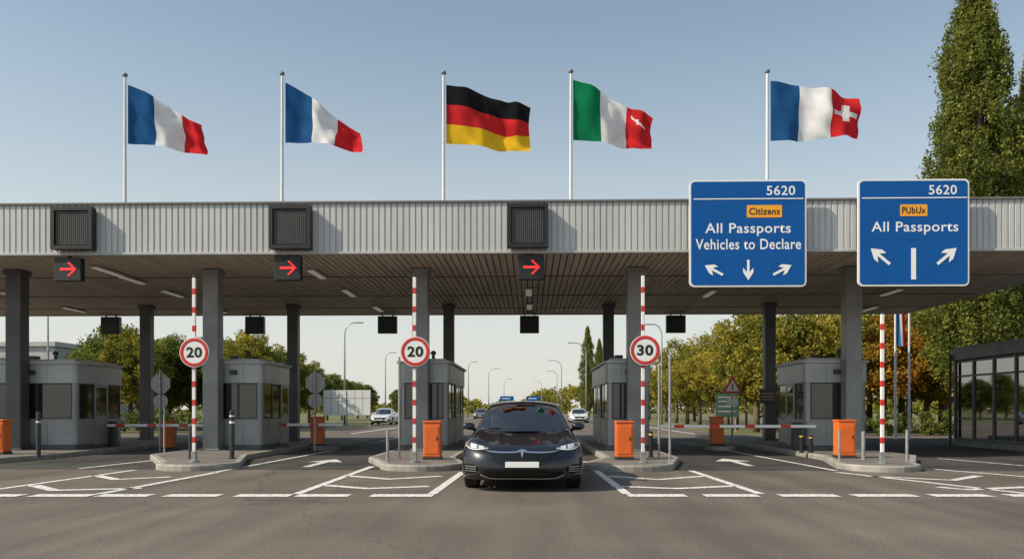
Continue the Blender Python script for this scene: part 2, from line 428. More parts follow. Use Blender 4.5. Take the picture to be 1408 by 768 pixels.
for i,X in enumerate((-15.6,-9.6,-3.3,3.1,9.5)):
    b=MB(); w=.235
    b.box(X-w,X+w,23.62,24.06,.14,ZB+.04,0,.025); b.box(X-w-.06,X+w+.06,23.55,24.12,.141,.19,0,.01)
    b.box(X-w-.05,X+w+.05,23.57,24.1,ZB-.10,ZB+.02,0,.01)
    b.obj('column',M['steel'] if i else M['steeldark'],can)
    b=MB(); w=.21
    b.box(X-w,X+w,31.8,32.2,.14 if i not in(1,) else 0,ZB+.04,0,.02); b.box(X-w-.06,X+w+.06,31.74,32.26,.0,.2,0,.01)
    b.box(X-w-.05,X+w+.05,31.75,32.25,ZB-.10,ZB+.02,0,.01)
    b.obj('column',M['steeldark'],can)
def clight(px,py):
    d=(ZB-CH)*F/(562-py); u=(px-704)/F; X=d*(u*c_-s_);Y=d*(u*s_+c_)
    r=thing('ceiling_light','slim fluorescent lamp fixed under the canopy ceiling','ceiling light',(X,Y,ZB+.03),group='fluorescent lamps under the canopy')
    b=MB(); b.box(-.14,.14,-.75,.75,-.06,0,0,.015); b.obj('housing',M['trimlight'],r)
    b=MB(); b.box(-.10,.10,-.72,.72,-.085,-.0605,0,.008); b.obj('diffuser',M['tube'],r)
for p in((148,372),(182,384),(238,403),(102,425),(436,376),(480,402),(727,401),(728,421),(520,424),(1225,401),(1195,424),(975,403),(20,405),(728,366),(300,426)): clight(*p)

# ------------------------------------------------------------------ display boards on fascia
for px0,px1,py0,py1 in((70,127,284,343),(370,427,282,342),(697,754,280,340)):
    Y=21.05; X0=gx(px0,Y);X1=gx(px1,Y); zc=gz((py0+py1)/2,X0,Y); h=(py1-py0)*Y/F/2; w=(X1-X0)/2
    r=thing('display_board','square black LED display board, switched off, on the fascia','display board',((X0+X1)/2,Y,zc),group='LED boards on the canopy fascia')
    b=MB(); b.box(-w,w,.02,.22,-h,h,0,.02)
    for a,c,d,e in((-w,w,h-.1,h),(-w,w,-h,-h+.1),(-w,-w+.1,-h+.1,h-.1),(w-.1,w,-h+.1,h-.1)): b.box(a,c,-.04,.0185,d,e,0)
    b.obj('housing',M['black'],r)
    b=MB(); n=16; st=(2*w-.26)/n
    b.box(-w+.12,w-.12,.0150,.0195,-h+.12,h-.12,1)
    for i in range(n):
        for j in range(n):
            x=-w+.13+i*st+st*.18; z=-h+.13+j*(2*h-.26)/n+st*.18
            b.box(x,x+st*.64,.004,.0148,z,z+st*.62)
    b.obj('led_matrix',[M['ledoff'],M['black']],r)
def led_arrow(b):
    dots=set()
    for i in range(-6,7):
        for k in(-.5,.5): dots.add((i*.85,k*.85+0))
    for k in range(0,6):
        for o in(0,1,):
            dots.add((6.-k*.95-o*.95+0.4,k*.95)); dots.add((6.-k*.95-o*.95+.4,-k*.95))
    for x,z in dots:
        x*=.036; z*=.036
        b.box(x-.0135,x+.0135,-.006,.0,z-.0135,z+.0135)
for px0,px1,py0,py1 in((74,111,354,386),(377,413,351,385),(712,748,350,384)):
    Y=21.35; X0=gx(px0,Y);X1=gx(px1,Y); zc=gz((py0+py1)/2,X0,Y); h=(py1-py0)*Y/F/2; w=(X1-X0)/2
    r=thing('lane_signal','black lane signal with lit red arrow under the canopy','lane signal',((X0+X1)/2,Y,zc),group='lane signals under the fascia')
    b=MB(); b.box(-w,w,.004,.22,-h,h,0,.015); b.box(-.05,.05,.08,.14,h-.001,h+.14,0); b.obj('housing',M['black'],r)
    b=MB(); led_arrow(b); b.obj('arrow',M['led'],r)
for px in(153,351,533,728,929):
    Y=35.0; X=gx(px,Y)
    r=thing('signal_box','dark signal box hanging from the canopy rear edge','signal box',(X,Y,ZB-.45),group='signal boxes at the canopy rear')
    b=MB(); b.box(-.42,.42,-.12,.12,-.38,.38,0,.02); b.box(-.36,.36,-.14,-.1205,-.32,.32,0); b.obj('housing',M['frame'],r)
    for q in(-.22,.22):
        b=MB(); b.box(q-.025,q+.025,-.03,.03,.381,.46); b.obj('bracket',M['steeldark'],r)

# ------------------------------------------------------------------ big blue signs
def sign_arrow(b,cx,cz,ang,L=.46):
    P=[(-.06,-.5),(.06,-.5),(.06,.10),(.25,-.10),(.25,.12),(0,.5),(-.25,.12),(-.25,-.10),(-.06,.10)]
    c,s=math.cos(ang),math.sin(ang)
    b.prism([(cx+L*(x*c-z*s),cz+L*(x*s+z*c)) for x,z in P],-.006,-.0005,'y')
jointblue=mat('joint_blue',(.002,.05,.20),.5)
def bigsign(px0,px1,py0,py1,seams,items):
    Y=20.95; X0=gx(px0,Y);X1=gx(px1,Y); Xc=(X0+X1)/2; k=(Y*c_-Xc*s_)/F
    w=(X1-X0)/2; h=(py1-py0)*k/2; zc=CH+(562-(py0+py1)/2)*k; pcx=(px0+px1)/2; pcy=(py0+py1)/2
    r=thing('road_sign','large blue panel sign with white lettering on the canopy edge','road sign',(Xc,Y,zc),group='large blue lane signs')
    L=lambda px,py:((px-pcx)*k*1.0,(pcy-py)*k)
    b=MB(); b.prism(rrect(-w,w,-h,h,.13),.012,.07); b.obj('border',M['white'],r)
    b=MB(); b.prism(rrect(-w+.045,w-.045,-h+.045,h-.045,.10),.004,.0115); b.obj('panel',M['blue'],r)
    for zz in(-h*.6,h*.55):
        b=MB(); b.box(-w+.2,w-.2,.071,.12,zz-.04,zz+.04); b.obj('bracket',M['greypole'],r)
    for xx in(-w*.6,w*.6):
        b=MB(); b.box(xx-.04,xx+.04,.1205,.33,-h*.9,h*.9); b.obj('bracket',M['greypole'],r)
    for s in seams:
        b=MB(); z=L(0,s)[1]; b.box(-w+.05,w-.05,.0028,.0039,z-.006,z+.006); b.obj('panel_joint',jointblue,r)
    for it in items:
        b=MB()
        if it[0]=='t':
            _,s,x0,x1,y,hp=it; lx,lz=L((x0+x1)/2,y)
            text_part('lettering',s,lx,.0,lz,M['lettering'],r,width=(x1-x0)*k,height=hp*k,bold=.010)
        elif it[0]=='o':
            _,s,x0,x1,y0,y1=it; lx,lz=L((x0+x1)/2,(y0+y1)/2); ww=(x1-x0)*k/2; hh=(y1-y0)*k/2
            bb=MB(); bb.prism(rrect(lx-ww,lx+ww,lz-hh,lz+hh,.03),-.004,.0035); bb.obj('label_plate',M['amber'],r)
            text_part('lettering',s,lx,-.007,lz,M['letterblack'],r,width=ww*1.74,height=hh*1.15,bold=.02)
        elif it[0]=='a':
            _,x,y,an,Lp=it; lx,lz=L(x,y); sign_arrow(b,lx,lz,math.radians(an),Lp*k); b.obj('arrow',M['lettering'],r)
        elif it[0]=='b':
            _,x0,x1,y0,y1=it; a=L(x0,y1);c=L(x1,y0); b.box(a[0],c[0],-.006,-.0005,a[1],c[1]); b.obj('line',M['lettering'],r)
    return r
bigsign(948,1109,247,394,(330,362),[('t','5620',1054,1093,262,13),('b',954,1104,272.6,274),('o','Citizens',1027,1075,282,299),
  ('t','All Passports',970,1087,315.5,18),('t','Vehicles to Declare',957,1101,335.5,14.5),
  ('a',982,371,62,28),('a',1029,371,180,28),('a',1075.5,371,-62,28)])
bigsign(1180,1333,246,393,(329,),[('t','5620',1277,1315,261,13),('b',1186,1329,271.2,272.6),('o','PUbUx',1238,1275,281,297),
  ('t','All Passports',1199,1317,313.5,18),
  ('a',1211,352,50,34),('b',1253,1259.5,341,384),('a',1301.5,352,-50,34)])

# ------------------------------------------------------------------ flagpoles
def flagpole(px,pytop,hx0,hyT,hyB,fx,fyT,fyB,design,label,seed):
    Y=22.8; X=gx(px,Y); zt=gz(pytop,X,Y); z0=ZT-.10
    r=thing('flagpole',label,'flagpole',(X,Y,z0),group='flagpoles along the canopy roof')
    k=(Y*c_-X*s_)/F
    b=MB(); b.cyl((0,0,0),(0,0,zt-z0-.06),.05,.035,14); b.cyl((0,0,0),(0,0,.05),.16,.16,14); b.obj('pole',M['whitepole'],r)
    b=MB(); b.lathe([(-.05,.0),(-.05,.05),(-.02,.075),(.03,.07),(.06,.03),(.065,0)],(0,0,zt-z0-.01),'z',14); b.obj('finial',M['trim'],r)
    lz=lambda py:(CH+(562-py)*k)-z0
    x0=(hx0-px)*k; x1=(fx-px)*k; n,m=66,42; rnd=random.Random(seed); ph=rnd.uniform(0,6)
    V=[];Fc=[];mi=[]
    for j in range(m+1):
        v=j/m
        for i in range(n+1):
            u=i/n
            s=u*u*(3-2*u)*.35+u*.65
            zT=lz(hyT)+(lz(fyT)-lz(hyT))*s+.05*math.sin(math.pi*u*1.0+.2)*.6
            zB=lz(hyB)+(lz(fyB)-lz(hyB))*(u**1.7)+.035*math.sin(5.2*u+ph)
            z=zB+(zT-zB)*v
            x=x0+(x1-x0)*(u-.018*math.sin(2*math.pi*u*2+ph+v*1.5)*u)+.03*math.sin(v*5+ph)*u
            y=(.19*math.sin(u*9.5+ph+v*1.6)*(u**.6)+.07*math.sin(u*19+ph*2-v*2.6)*u**.7+.03*math.sin(u*31+v*9+ph)*u+.22*u*math.sin(v*2.2+ph)+.05*math.sin((u+v)*12+ph)*u**.5)
            z+=.02*math.sin(u*9.5+ph+1+v*2)*u
            V.append((x,y,z))
    for j in range(m):
        for i in range(n):
            Fc.append((j*(n+1)+i,j*(n+1)+i+1,(j+1)*(n+1)+i+1,(j+1)*(n+1)+i)); mi.append(design((i+.5)/n,(j+.5)/m))
    b=MB(); b.v=V;b.f=Fc;b.m=mi;b.s=[True]*len(Fc)
    names=['fblue','fwhite','fred','fblack','fgold','fgreen']
    b.obj('flag',[M[a] for a in names],r,fix=False)
fr=lambda u,v:0 if u<.345 else 1 if u<.665 else 2
def it_(u,v):
    if u<.345: return 5
    if u<.665: return 1
    # small slanting white mark in the red field
    a,bb=(u-.80),(v-.74)
    if abs(bb+a*1.2)<.030 and -.07<a<.12: return 1
    if abs(a-.02)<.012 and -.10<bb<.05: return 1
    return 2
def sw(u,v):
    if u<.33: return 0
    if u<.665: return 1
    cu,cv=(u-.835)*1.45,(v-.52)
    if (abs(cu)<.055 and abs(cv)<.20) or (abs(cv)<.06 and abs(cu)<.19): return 1
    return 2
ge=lambda u,v:3 if v>.667 else 2 if v>.333 else 4
flagpole(172,103,176,117,199,284,176,211,fr,'white roof flagpole with blue, white and red tricolour flag',1)
flagpole(388,101,392.5,114,196,498,182,211,fr,'white roof flagpole with blue, white and red tricolour flag',2)
flagpole(610,100,613.5,117,199,730,152,207,ge,'white roof flagpole with black, red and gold flag',3)
flagpole(785,98,788,110,194,897,166,204,it_,'white roof flagpole with green, white and red flag',4)
flagpole(1055,98,1059.5,112,193,1178,136,193,sw,'white roof flagpole with tricolour flag bearing a white cross',5)

# ------------------------------------------------------------------ booths
def booth(x0,x1,L,side,door_y,label):
    w=(x1-x0)/2
    r=thing('inspection_booth',label,'booth',((x0+x1)/2,24.15,.14),group='inspection booths on the islands')
    R=.16
    def outline(ins,n=8):
        P=[]
        for cx,cy,a in((w-R,L-R,0),(-w+R,L-R,90),(-w+R,R,180),(w-R,R,270)):
            for i in range(n+1):
                an=math.radians(a+90*i/n); P.append((cx+(R-ins)*math.cos(an),cy+(R-ins)*math.sin(an)))
        return P
    b=MB(); b.prism(outline(0.02),.0,.14,'z',0,True); b.obj('plinth',M['plinth'],r)
    b=MB(); b.prism(outline(0),.141,.88,'z',0,True); b.prism(outline(-.02),.8802,.925,'z',0,True)
    o=outline(0.01); oi=outline(.06)
    for q in range(4):
        P=o[q*9:(q+1)*9]+oi[q*9:(q+1)*9][::-1]
        b.prism(P,.926,2.03,'z',0,True)
    b.obj('wall',M['booth'],r)
    b=MB(); b.prism(outline(-.03),2.031,2.62,'z',0,True)
    b.obj('upper_band',M['boothband'],r)
    b=MB(); b.prism(outline(-.10),2.621,2.69,'z',0,True); b.prism(outline(.12),2.691,2.77,'z',0,True); b.obj('roof',M['trimlight'],r)
    for xx in(-w*.33,w*.33):
        b=MB(); b.box(xx-.006,xx+.006,-.003,.01,.16,.87); b.obj('panel_joint',M['plinth'],r)
        b=MB(); b.box(xx-.005,xx+.005,-.033,-.02,2.05,2.60); b.obj('panel_joint',M['plinth'],r)
    b=MB(); b.box(-w*.5,-w*.5+.25,.8,1.1,2.77,2.92,0,.02); b.obj('roof_unit',M['frame'],r)
    b=MB(); b.cyl((w*.3,.5,2.77),(w*.3,.5,2.95),.05,.05,10); b.lathe([(0,.09),(.05,.09),(.1,.05),(.12,0)],(w*.3,.5,2.93),'z',12); b.obj('camera_dome',M['frame'],r)
    b=MB(); b.box(-.11,.11,-.10,-.031,2.28,2.42,0,.015); b.obj('wall_lamp',M['frame'],r)
    def pane(a0,a1,where):
        g=MB(); f=MB(); z0,z1=.93,2.025; t=.028
        if where in('f','b'):
            y=.03 if where=='f' else L-.03
            g.box(a0+t,a1-t,y-.004,y+.004,z0+t,z1-t)
            for q in((a0,a0+t,z0,z1),(a1-t,a1,z0,z1),(a0+t,a1-t,z0,z0+t),(a0+t,a1-t,z1-t,z1)): f.box(q[0],q[1],y-.025,y+.02,q[2],q[3])
        else:
            x=(w-.03)*(1 if where=='r' else -1)
            g.box(x-.004,x+.004,a0+t,a1-t,z0+t,z1-t)
            for q in((a0,a0+t,z0,z1),(a1-t,a1,z0,z1),(a0+t,a1-t,z0,z0+t),(a0+t,a1-t,z1-t,z1)): f.box(x-.02,x+.025,q[0],q[1],q[2],q[3])
        p=g.obj('window',M['darkglass'],r); f.obj('frame',M['frame'],p)
    pane(-w+R,.12,'f'); pane(.12,w-R,'f'); pane(-w+R,w-R,'b')
    n=3 if L<4 else 5; sp=(L-2*R)/n
    for sd in('l','r'):
        for i in range(n):
            if sd==side and i==door_y: continue
            pane(R+i*sp,R+(i+1)*sp,sd)
    b=MB(); b.box(-w+.1,w-.1,.3,.9,.89,.96); b.obj('desk',M['plinth'],r)
    x=(w+.002)*(1 if side=='r' else -1); s=1 if side=='r' else -1
    y0=R+door_y*sp; y1=y0+sp; xa,xb=sorted((x-.02*s,x+.02*s))
    d=MB()
    for q in((y0,y0+.09,.1,2.03),(y1-.09,y1,.1,2.03),(y0+.09,y1-.09,.1,1.0),(y0+.09,y1-.09,1.93,2.03)): d.box(xa,xb,q[0],q[1],q[2],q[3])
    dd=d.obj('door',M['booth'],r)
    g=MB(); g.box(x-.006,x+.006,y0+.09,y1-.09,1.0,1.93); g.obj('window',M['darkglass'],dd)
    g=MB(); hx=x+.045*s; g.cyl((hx,y0+.13,.95),(hx,y0+.13,1.15),.012,None,8); g.cyl((hx,y0+.13,.97),(x,y0+.13,.97),.01,None,8); g.cyl((hx,y0+.13,1.13),(x,y0+.13,1.13),.01,None,8); g.obj('handle',M['greypole'],dd)
    return r
lb='light grey inspection booth with dark wraparound windows on island'
booth(-16.7,-13.95,2.75,'r',1,'wide light grey inspection booth with dark windows on island')
booth(-9.95,-8.2,2.75,'r',2,lb)
booth(-4.0,-2.5,5.6,'r',2,'long light grey inspection booth beside the open lane')
booth(2.3,3.6,5.6,'l',2,'long light grey inspection booth beside the open lane')
booth(8.25,10.1,2.75,'l',1,lb)

# ------------------------------------------------------------------ striped posts and speed signs
def striped_post(px,pyt,label):
    Y=18.35; X=gx(px,Y); zt=gz(pyt,X,Y)-.14
    r=thing('striped_post',label,'barrier post',(X,Y,.14),group='tall striped posts on the island noses')
    b=MB(); b.box(-.038,.038,-.03,.03,.25,zt,0,.008); b.obj('post',M['white'],r)
    b=MB(); b.box(-.055,.055,-.05,.05,.03,.25,0,.01); b.cyl((0,0,0),(0,0,.03),.12,.12,16,0); b.obj('base',M['greypole'],r)
    z=.45
    while z<zt-.1:
        b=MB(); b.box(-.0395,.0395,-.0315,.0315,z,min(z+.14,zt),0,.004); b.obj('red_band',M['red'],r); z+=.43
    b=MB(); b.box(-.032,.032,-.025,.025,zt,zt+.06,0,.01); b.obj('cap',M['frame'],r)
def speed_sign(px,py,txt):
    Y=18.26; X=gx(px,Y); z=gz(py,X,Y)
    r=thing('speed_limit_sign','round white speed limit sign with red ring on striped post','road sign',(X,Y,z),group='round speed limit signs')
    b=MB(); b.cyl((0,0,0),(0,.02,0),.345,None,48); b.obj('disc',M['white'],r)
    b=MB(); b.lathe([(-.004,.255),(-.006,.26),(-.006,.325),(-.004,.33),(.0,.33)],(0,0,0),'y',56); b.obj('ring',M['red'],r)
    text_part('lettering',txt,0,-.004,0,M['letterblack'],r,width=.37,height=.25,bold=.035)
    b=MB(); b.box(-.09,.09,.0205,.045,-.16,.16); b.obj('bracket',M['greypole'],r)
for px,pyt in((267,382),(570,381),(884,379)): striped_post(px,pyt,'tall red and white striped post on island nose')
striped_post(1213,432,'shorter red and white striped post on island nose')
speed_sign(267,484,'20'); speed_sign(571,483,'20'); speed_sign(887,481,'30')

# ------------------------------------------------------------------ orange cabinets & barriers
def cabinet(px,Y,w,h,label,z0=.14,X=None):
    X=gx(px,Y) if X is None else X
    r=thing('control_cabinet',label,'control cabinet',(X,Y,z0),group='orange barrier control cabinets')
    b=MB(); b.box(-w/2,w/2,-.18,.18,.06,h-.04,0,.02); b.obj('housing',M['orange'],r)
    b=MB(); b.box(-w/2-.02,w/2+.02,-.2,.2,0,.059,0,.008); b.obj('base',M['frame'],r)
    b=MB(); b.box(-w/2-.015,w/2+.015,-.2,.2,h-.0395,h,0,.012); b.obj('cap',M['orange'],r)
    b=MB(); b.box(-w/2+.05,w/2-.05,-.192,-.1805,.14,h-.12,0,.005); d=b.obj('door',M['orange'],r)
    b=MB(); b.box(w/2-.1,w/2-.075,-.20,-.1925,h*.5,h*.5+.09); b.obj('handle',M['black'],d)
    return r
cabinet(595,19.6,.42,.94,'orange metal control cabinet on kerb island')
cabinet(858,19.6,.42,.94,'orange metal control cabinet on kerb island')
cabinet(1161,20.4,.44,.96,'orange metal control cabinet on kerb island')
cabinet(0,21.5,.42,.95,'orange metal control cabinet on kerb island')
cabinet(437,26.9,.42,.98,'small orange control cabinet under barrier arm')
cabinet(232,27.3,.42,.98,'small orange control cabinet under barrier arm',0)
cabinet(1014,27.2,.42,.98,'small orange control cabinet under barrier arm',.14,6.3)
def barrier(xp,Y,x1,z,z0,label):
    r=thing('barrier_gate',label,'barrier',(xp,Y,z0),group='lowered barriers across closed lanes')
    s=1 if x1>xp else -1; L=abs(x1-xp); za=z-z0
    b=MB(); b.box(-.13,.13,.06,.32,0,za+.12,0,.02); b.cyl((0,-.02,za),(0,.06,za),.09,None,16); b.obj('housing',M['frame'],r)
    b=MB(); x0,xe=sorted((-.5*s,L*s)); b.box(x0,xe,-.06,-.02,za-.045,za+.045,0,.008); b.obj('arm',M['white'],r)
    q=.25
    while q<L-.1:
        b=MB(); a,c=sorted((q*s,min(q+.30,L)*s)); b.box(a,c,-.062,-.018,za-.047,za+.047); q+=1.05; b.obj('red_band',M['red'],r)
barrier(gx(1098,23.9),23.9,gx(905,23.9),.86,.14,'lowered red and white barrier arm across a lane')
barrier(gx(372,26.0),26.0,gx(472,26.0),.86,.14,'short lowered red and white barrier arm')
barrier(gx(150,25.9),25.9,gx(292,25.9),.84,.14,'lowered red and white barrier arm across a lane')

def bollard(px,pyb,pyt,rad,mt,kind,label,bands=None,z0=.14):
    d=(CH-z0)*F/(pyb-562); u=(px-704)/F; X=d*(u*c_-s_);Y=d*(u*s_+c_); h=(pyb-pyt)*d/F
    r=thing(kind,label,kind.replace('_',' '),(X,Y,z0),group=kind.replace('_',' ')+'s on the islands')
    b=MB(); b.cyl((0,0,0),(0,0,h-rad*.4),rad,None,16); b.lathe([(h-rad*.4,rad),(h-.01,rad*.6),(h,0)],(0,0,0),'z',16); b.cyl((0,0,0),(0,0,.02),rad*1.7,None,16); b.obj('post',mt,r)
    if bands:
        for a,c in bands:
            b=MB(); b.cyl((0,0,a*h),(0,0,c*h),rad+.002,None,16)
            b.obj('reflective_band',M['white'] if bands[0][0]<.8 else M['yellow'],r)
bollard(53,628,565,.055,M['frame'],'bollard','slim dark bollard with pale band on island',[(.75,.79)])
bollard(319,630,563,.06,M['frame'],'bollard','slim dark bollard with pale band on island',[(.72,.77),(.86,.89)])
bollard(533,632,590,.035,M['greypole'],'bollard','short bare steel bollard on island')
bollard(549,629,490,.03,M['greypole'],'metal_pole','thin bare steel pole on island')
bollard(906,630,500,.028,M['greypole'],'metal_pole','thin bare steel pole on island')
bollard(921,633,487,.03,M['greypole'],'metal_pole','thin bare steel pole on island')
bollard(1247,634,590,.035,M['greypole'],'bollard','short bare steel bollard on island')
bollard(1154,633,590,.030,M['greypole'],'bollard','short bare steel bollard on island')
bollard(1187,631,592,.045,M['greypole'],'bollard','short bare steel bollard on island')
bollard(895,628,592,.05,M['black'],'bollard','black bollard with yellow top band on island',[(.84,.90)])
bollard(1102,622,596,.055,M['black'],'bollard','black bollard with yellow top band on island',[(.84,.90)])
bollard(1115,622,598,.055,M['black'],'bollard','black bollard with yellow top band on island',[(.84,.90)])
bollard(262,630,585,.045,M['frame'],'bollard','slim dark bollard on island')
bollard(226,626,560,.03,M['greypole'],'metal_pole','thin bare steel pole beside barrier',z0=0)
bollard(985,612,585,.05,M['greypole'],'bollard','short bare steel bollard on island',z0=0)

def backsign(px,Y,topz,label,shapes):
    X=gx(px,Y); r=thing('road_sign',label,'road sign',(X,Y,0),group='small road signs seen from behind')
    b=MB(); b.cyl((0,0,0),(0,0,topz-.1),.035,None,12); b.obj('pole',M['greypole'],r)
    for kind,z,rad in shapes:
        b=MB()
        n={'o':8,'c':28,'d':4}[kind]; off=math.pi/8 if kind=='o' else 0
        b.prism([(rad*math.cos(2*math.pi*i/n+off),z+rad*math.sin(2*math.pi*i/n+off)) for i in range(n)],.04,.06); b.box(-.15,.15,.036,.0395,z-.03,z+.03)
        b.obj('plate',M['signback'],r)
backsign(220,25.6,2.75,'grey backs of two stacked road signs on pole',[('o',2.2,.34),('c',1.62,.24)])
backsign(433,25.6,2.75,'grey backs of two stacked road signs on pole',[('o',2.22,.34),('c',1.64,.24)])
Y=28.2; X=gx(1007,Y)
r=thing('warning_sign','red bordered triangular warning sign on grey pole','road sign',(X,Y,.14))
b=MB(); b.cyl((0,.03,0),(0,.03,2.35),.035,None,12); b.obj('pole',M['greypole'],r)
tri=lambda R,z:[(R*math.sin(a),z+R*math.cos(a)) for a in(0,2*math.pi/3,-2*math.pi/3)]
b=MB(); b.prism(tri(.42,2.0),-.02,-.005); b.obj('border',M['red'],r)
b=MB(); b.prism(tri(.27,2.0),-.024,-.0205); b.obj('plate',M['white'],r)
b=MB(); b.box(-.02,.02,-.028,-.0245,1.91,2.12); b.obj('symbol',M['letterblack'],r)
b=MB(); b.box(-.2,.2,-.02,-.005,1.36,1.60); b.obj('supplementary_plate',M['white'],r)
Y=31.5; X=gx(1055,Y)
r=thing('information_sign','small dark brown rectangular sign on the column','road sign',(X,Y,1.6))
b=MB(); b.box(-.3,.3,-.03,0,0,.55,0,.01); b.obj('plate',mat('brown_plate',(.10,.06,.045),.5,noise=.2),r)
for z in(.12,.24,.36):
    b=MB(); b.box(-.24,.24,-.034,-.0305,z,z+.05); b.obj('stripe',M['signback'],r)

# ------------------------------------------------------------------ glazed building (right)
r=thing('glazed_pavilion','single-storey grey framed glass office pavilion with flat roof','building',(0,0,0))
BX,BY0,BY1,BZ=15.9,19.0,30.2,3.6
b=MB(); b.box(BX-.12,BX+9,BY0-.2,BY1+.15,BZ-.42,BZ,0,.02); b.box(BX-.05,BX+8.9,BY0-.1,BY1+.1,BZ,BZ+.06,0); b.obj('roof',mat('pavilion_fascia',(.15,.155,.16),.5,noise=.15),r)
b=MB(); b.box(BX+.03,BX+8.8,BY0,BY1,.0,.25,0); b.box(BX+2.2,BX+8.8,BY0,BY1,.2501,BZ-.43,0); b.obj('wall',mat('pavilion_wall',(.20,.20,.195),.7,noise=.2),r)
f=MB(); n=9; st=(BY1-BY0)/n
for i in range(n+1):
    y=BY0+i*st; f.box(BX-.05,BX+.06,y-.045,y+.045,.251,BZ-.421)
for z in(.251,1.0,2.55,BZ-.52): 
    for i in range(n): f.box(BX-.03,BX+.04,BY0+i*st+.046,BY0+(i+1)*st-.046,z,z+.07)
for i in range(1,3):
    x=BX+i*.98; f.box(x-.04,x+.04,BY1-.05,BY1+.04,.251,BZ-.421)
f.obj('window_frame',M['frame2'],r)
pg=glass_mat('pavilion_glass',(.45,.48,.48),.38)
for i in range(n):
    g=MB(); g.box(BX,BX+.008,BY0+i*st+.046,BY0+(i+1)*st-.046,.322,BZ-.521); g.obj('window',pg,r)
g=MB(); g.box(BX+.05,BX+2.15,BY1-.01,BY1,.252,BZ-.43); g.obj('window',pg,r)
b=MB(); b.box(BX+1.2,BX+1.9,23,27,.25,1.05,0,.02); b.obj('counter',M['booth'],r)
b=MB(); b.box(BX+1.5,BX+2.0,28,29,.25,1.9,0,.02); b.obj('cupboard',M['boothband'],r)
b=MB(); b.cyl((BX-.18,BY1+.05,0),(BX-.18,BY1+.05,BZ-.2),.05,None,12); b.obj('downpipe',M['frame'],r)

for px,fl in((1231,True),(1250,False)):
    Y=36.5; X=gx(px,Y)
    r=thing('flagpole','white ground flagpole with limp tricolour flag' if fl else 'bare white ground flagpole','flagpole',(X,Y,0),group='ground flagpoles by the hedge')
    b=MB(); b.cyl((0,0,0),(0,0,6.4),.06,.04,14); b.obj('pole',M['whitepole'],r)
    b=MB(); b.lathe([(6.38,.05),(6.42,.07),(6.48,.05),(6.5,0)],(0,0,0),'z',12); b.obj('finial',M['trim'],r)
    b=MB(); n,m=24,30; V=[];mi=[];Fc=[]
    for j in range(m+1):
        v=j/m
        for i in range(n+1):
            u=i/n; a=u*7+v*1.5
            V.append((.04+.50*u*(.75+.25*v)+.02*math.sin(a*1.3),.06*math.sin(a),6.2-1.9*v-.30*u*(1-v*.6)+.03*math.sin(a)))
    for j in range(m):
        for i in range(n): Fc.append((j*(n+1)+i,j*(n+1)+i+1,(j+1)*(n+1)+i+1,(j+1)*(n+1)+i)); mi.append(0 if i<10 else 1 if i<14 else 2)
    if fl:
        b.v=V;b.f=Fc;b.m=mi;b.s=[True]*len(Fc); b.obj('flag',[cloth_mat('cloth_bright_blue',(.03,.20,.50)),M['fwhite'],M['fred']],r,fix=False)

# ------------------------------------------------------------------ street lamps
def lamp_proto(h,arm,sg,X,Y,label='tall galvanised street lamp with curved arm'):
    r=thing('street_lamp',label,'street lamp',(X,Y,0),group='street lamps along the road')
    b=MB(); pts=[(0,0,0),(0,0,h*.5),(0,0,h-1.0)]; rs=[.10,.08,.06]
    for i in range(1,9):
        a=math.pi/2*i/8; pts.append((sg*arm*(1-math.cos(a)),0,h-1.0+1.0*math.sin(a))); rs.append(.05)
    b.tube(pts,rs,10); b.obj('pole',M['greypole'],r)
    b=MB(); x0,x1=sorted((sg*(arm-.05),sg*(arm+.75))); b.box(x0,x1,-.14,.14,h-.06,h+.06,0,.03); b.obj('lamp_head',M['trimlight'],r)
    return r
LR=lamp_proto(9,1.4,-1,gx(806,92),92)
for px,Y in((772,125),(766,160),(745,220)): copy_thing(LR,(gx(px,Y),Y,0))
LL=lamp_proto(9,1.4,1,gx(672,150),150)
for px,Y in((693,200),): copy_thing(LL,(gx(px,Y),Y,0))
lamp_proto(9,.9,1,gx(474,70),70); lamp_proto(9,.7,1,gx(530,107),107)
lamp_proto(8.8,.6,1,gx(644,125),125); lamp_proto(9,.8,-1,gx(910,72),72); lamp_proto(10,.8,1,gx(66,60),60)
lamp_proto(9,.4,1,gx(1026,60),60)

# ------------------------------------------------------------------ background bits
r=thing('office_building','low pale grey flat-roofed building','building',(gx(20,62),62,0))
b=MB(); b.box(-22,3.2,0,14,0,6.3,0,.05); b.obj('wall',M['wallfar'],r)
b=MB(); b.box(-22.2,3.4,-.2,14.2,6.3,6.7,0,.03); b.obj('roof',M['trimlight'],r)
for i in range(7):
    for z in(1.0,3.9):
        g=MB(); g.box(-21+i*3.3,-19+i*3.3,-.03,-.001,z,z+1.5); g.obj('window',M['darkglass'],r)
r=thing('information_board','pair of white boards on grey posts by the road','information board',(gx(477,62),62,0))
for x in(-.95,.95):
    b=MB(); b.box(x-.9,x+.9,-.04,.04,.9,2.85,0,.01); b.obj('panel',M['white'],r)
    b=MB()
    for i in range(1,3): b.box(x-.9+i*.6-.02,x-.9+i*.6+.02,-.045,-.0405,.95,2.8)
    b.box(x-.85,x+.85,-.048,-.0455,2.2,2.24); b.obj('panel_joint',M['signback'],r)
for x in(-1.8,0,1.8):
    b=MB(); b.cyl((x,.1,0),(x,.1,2.9),.05,None,10); b.obj('post',M['greypole'],r)
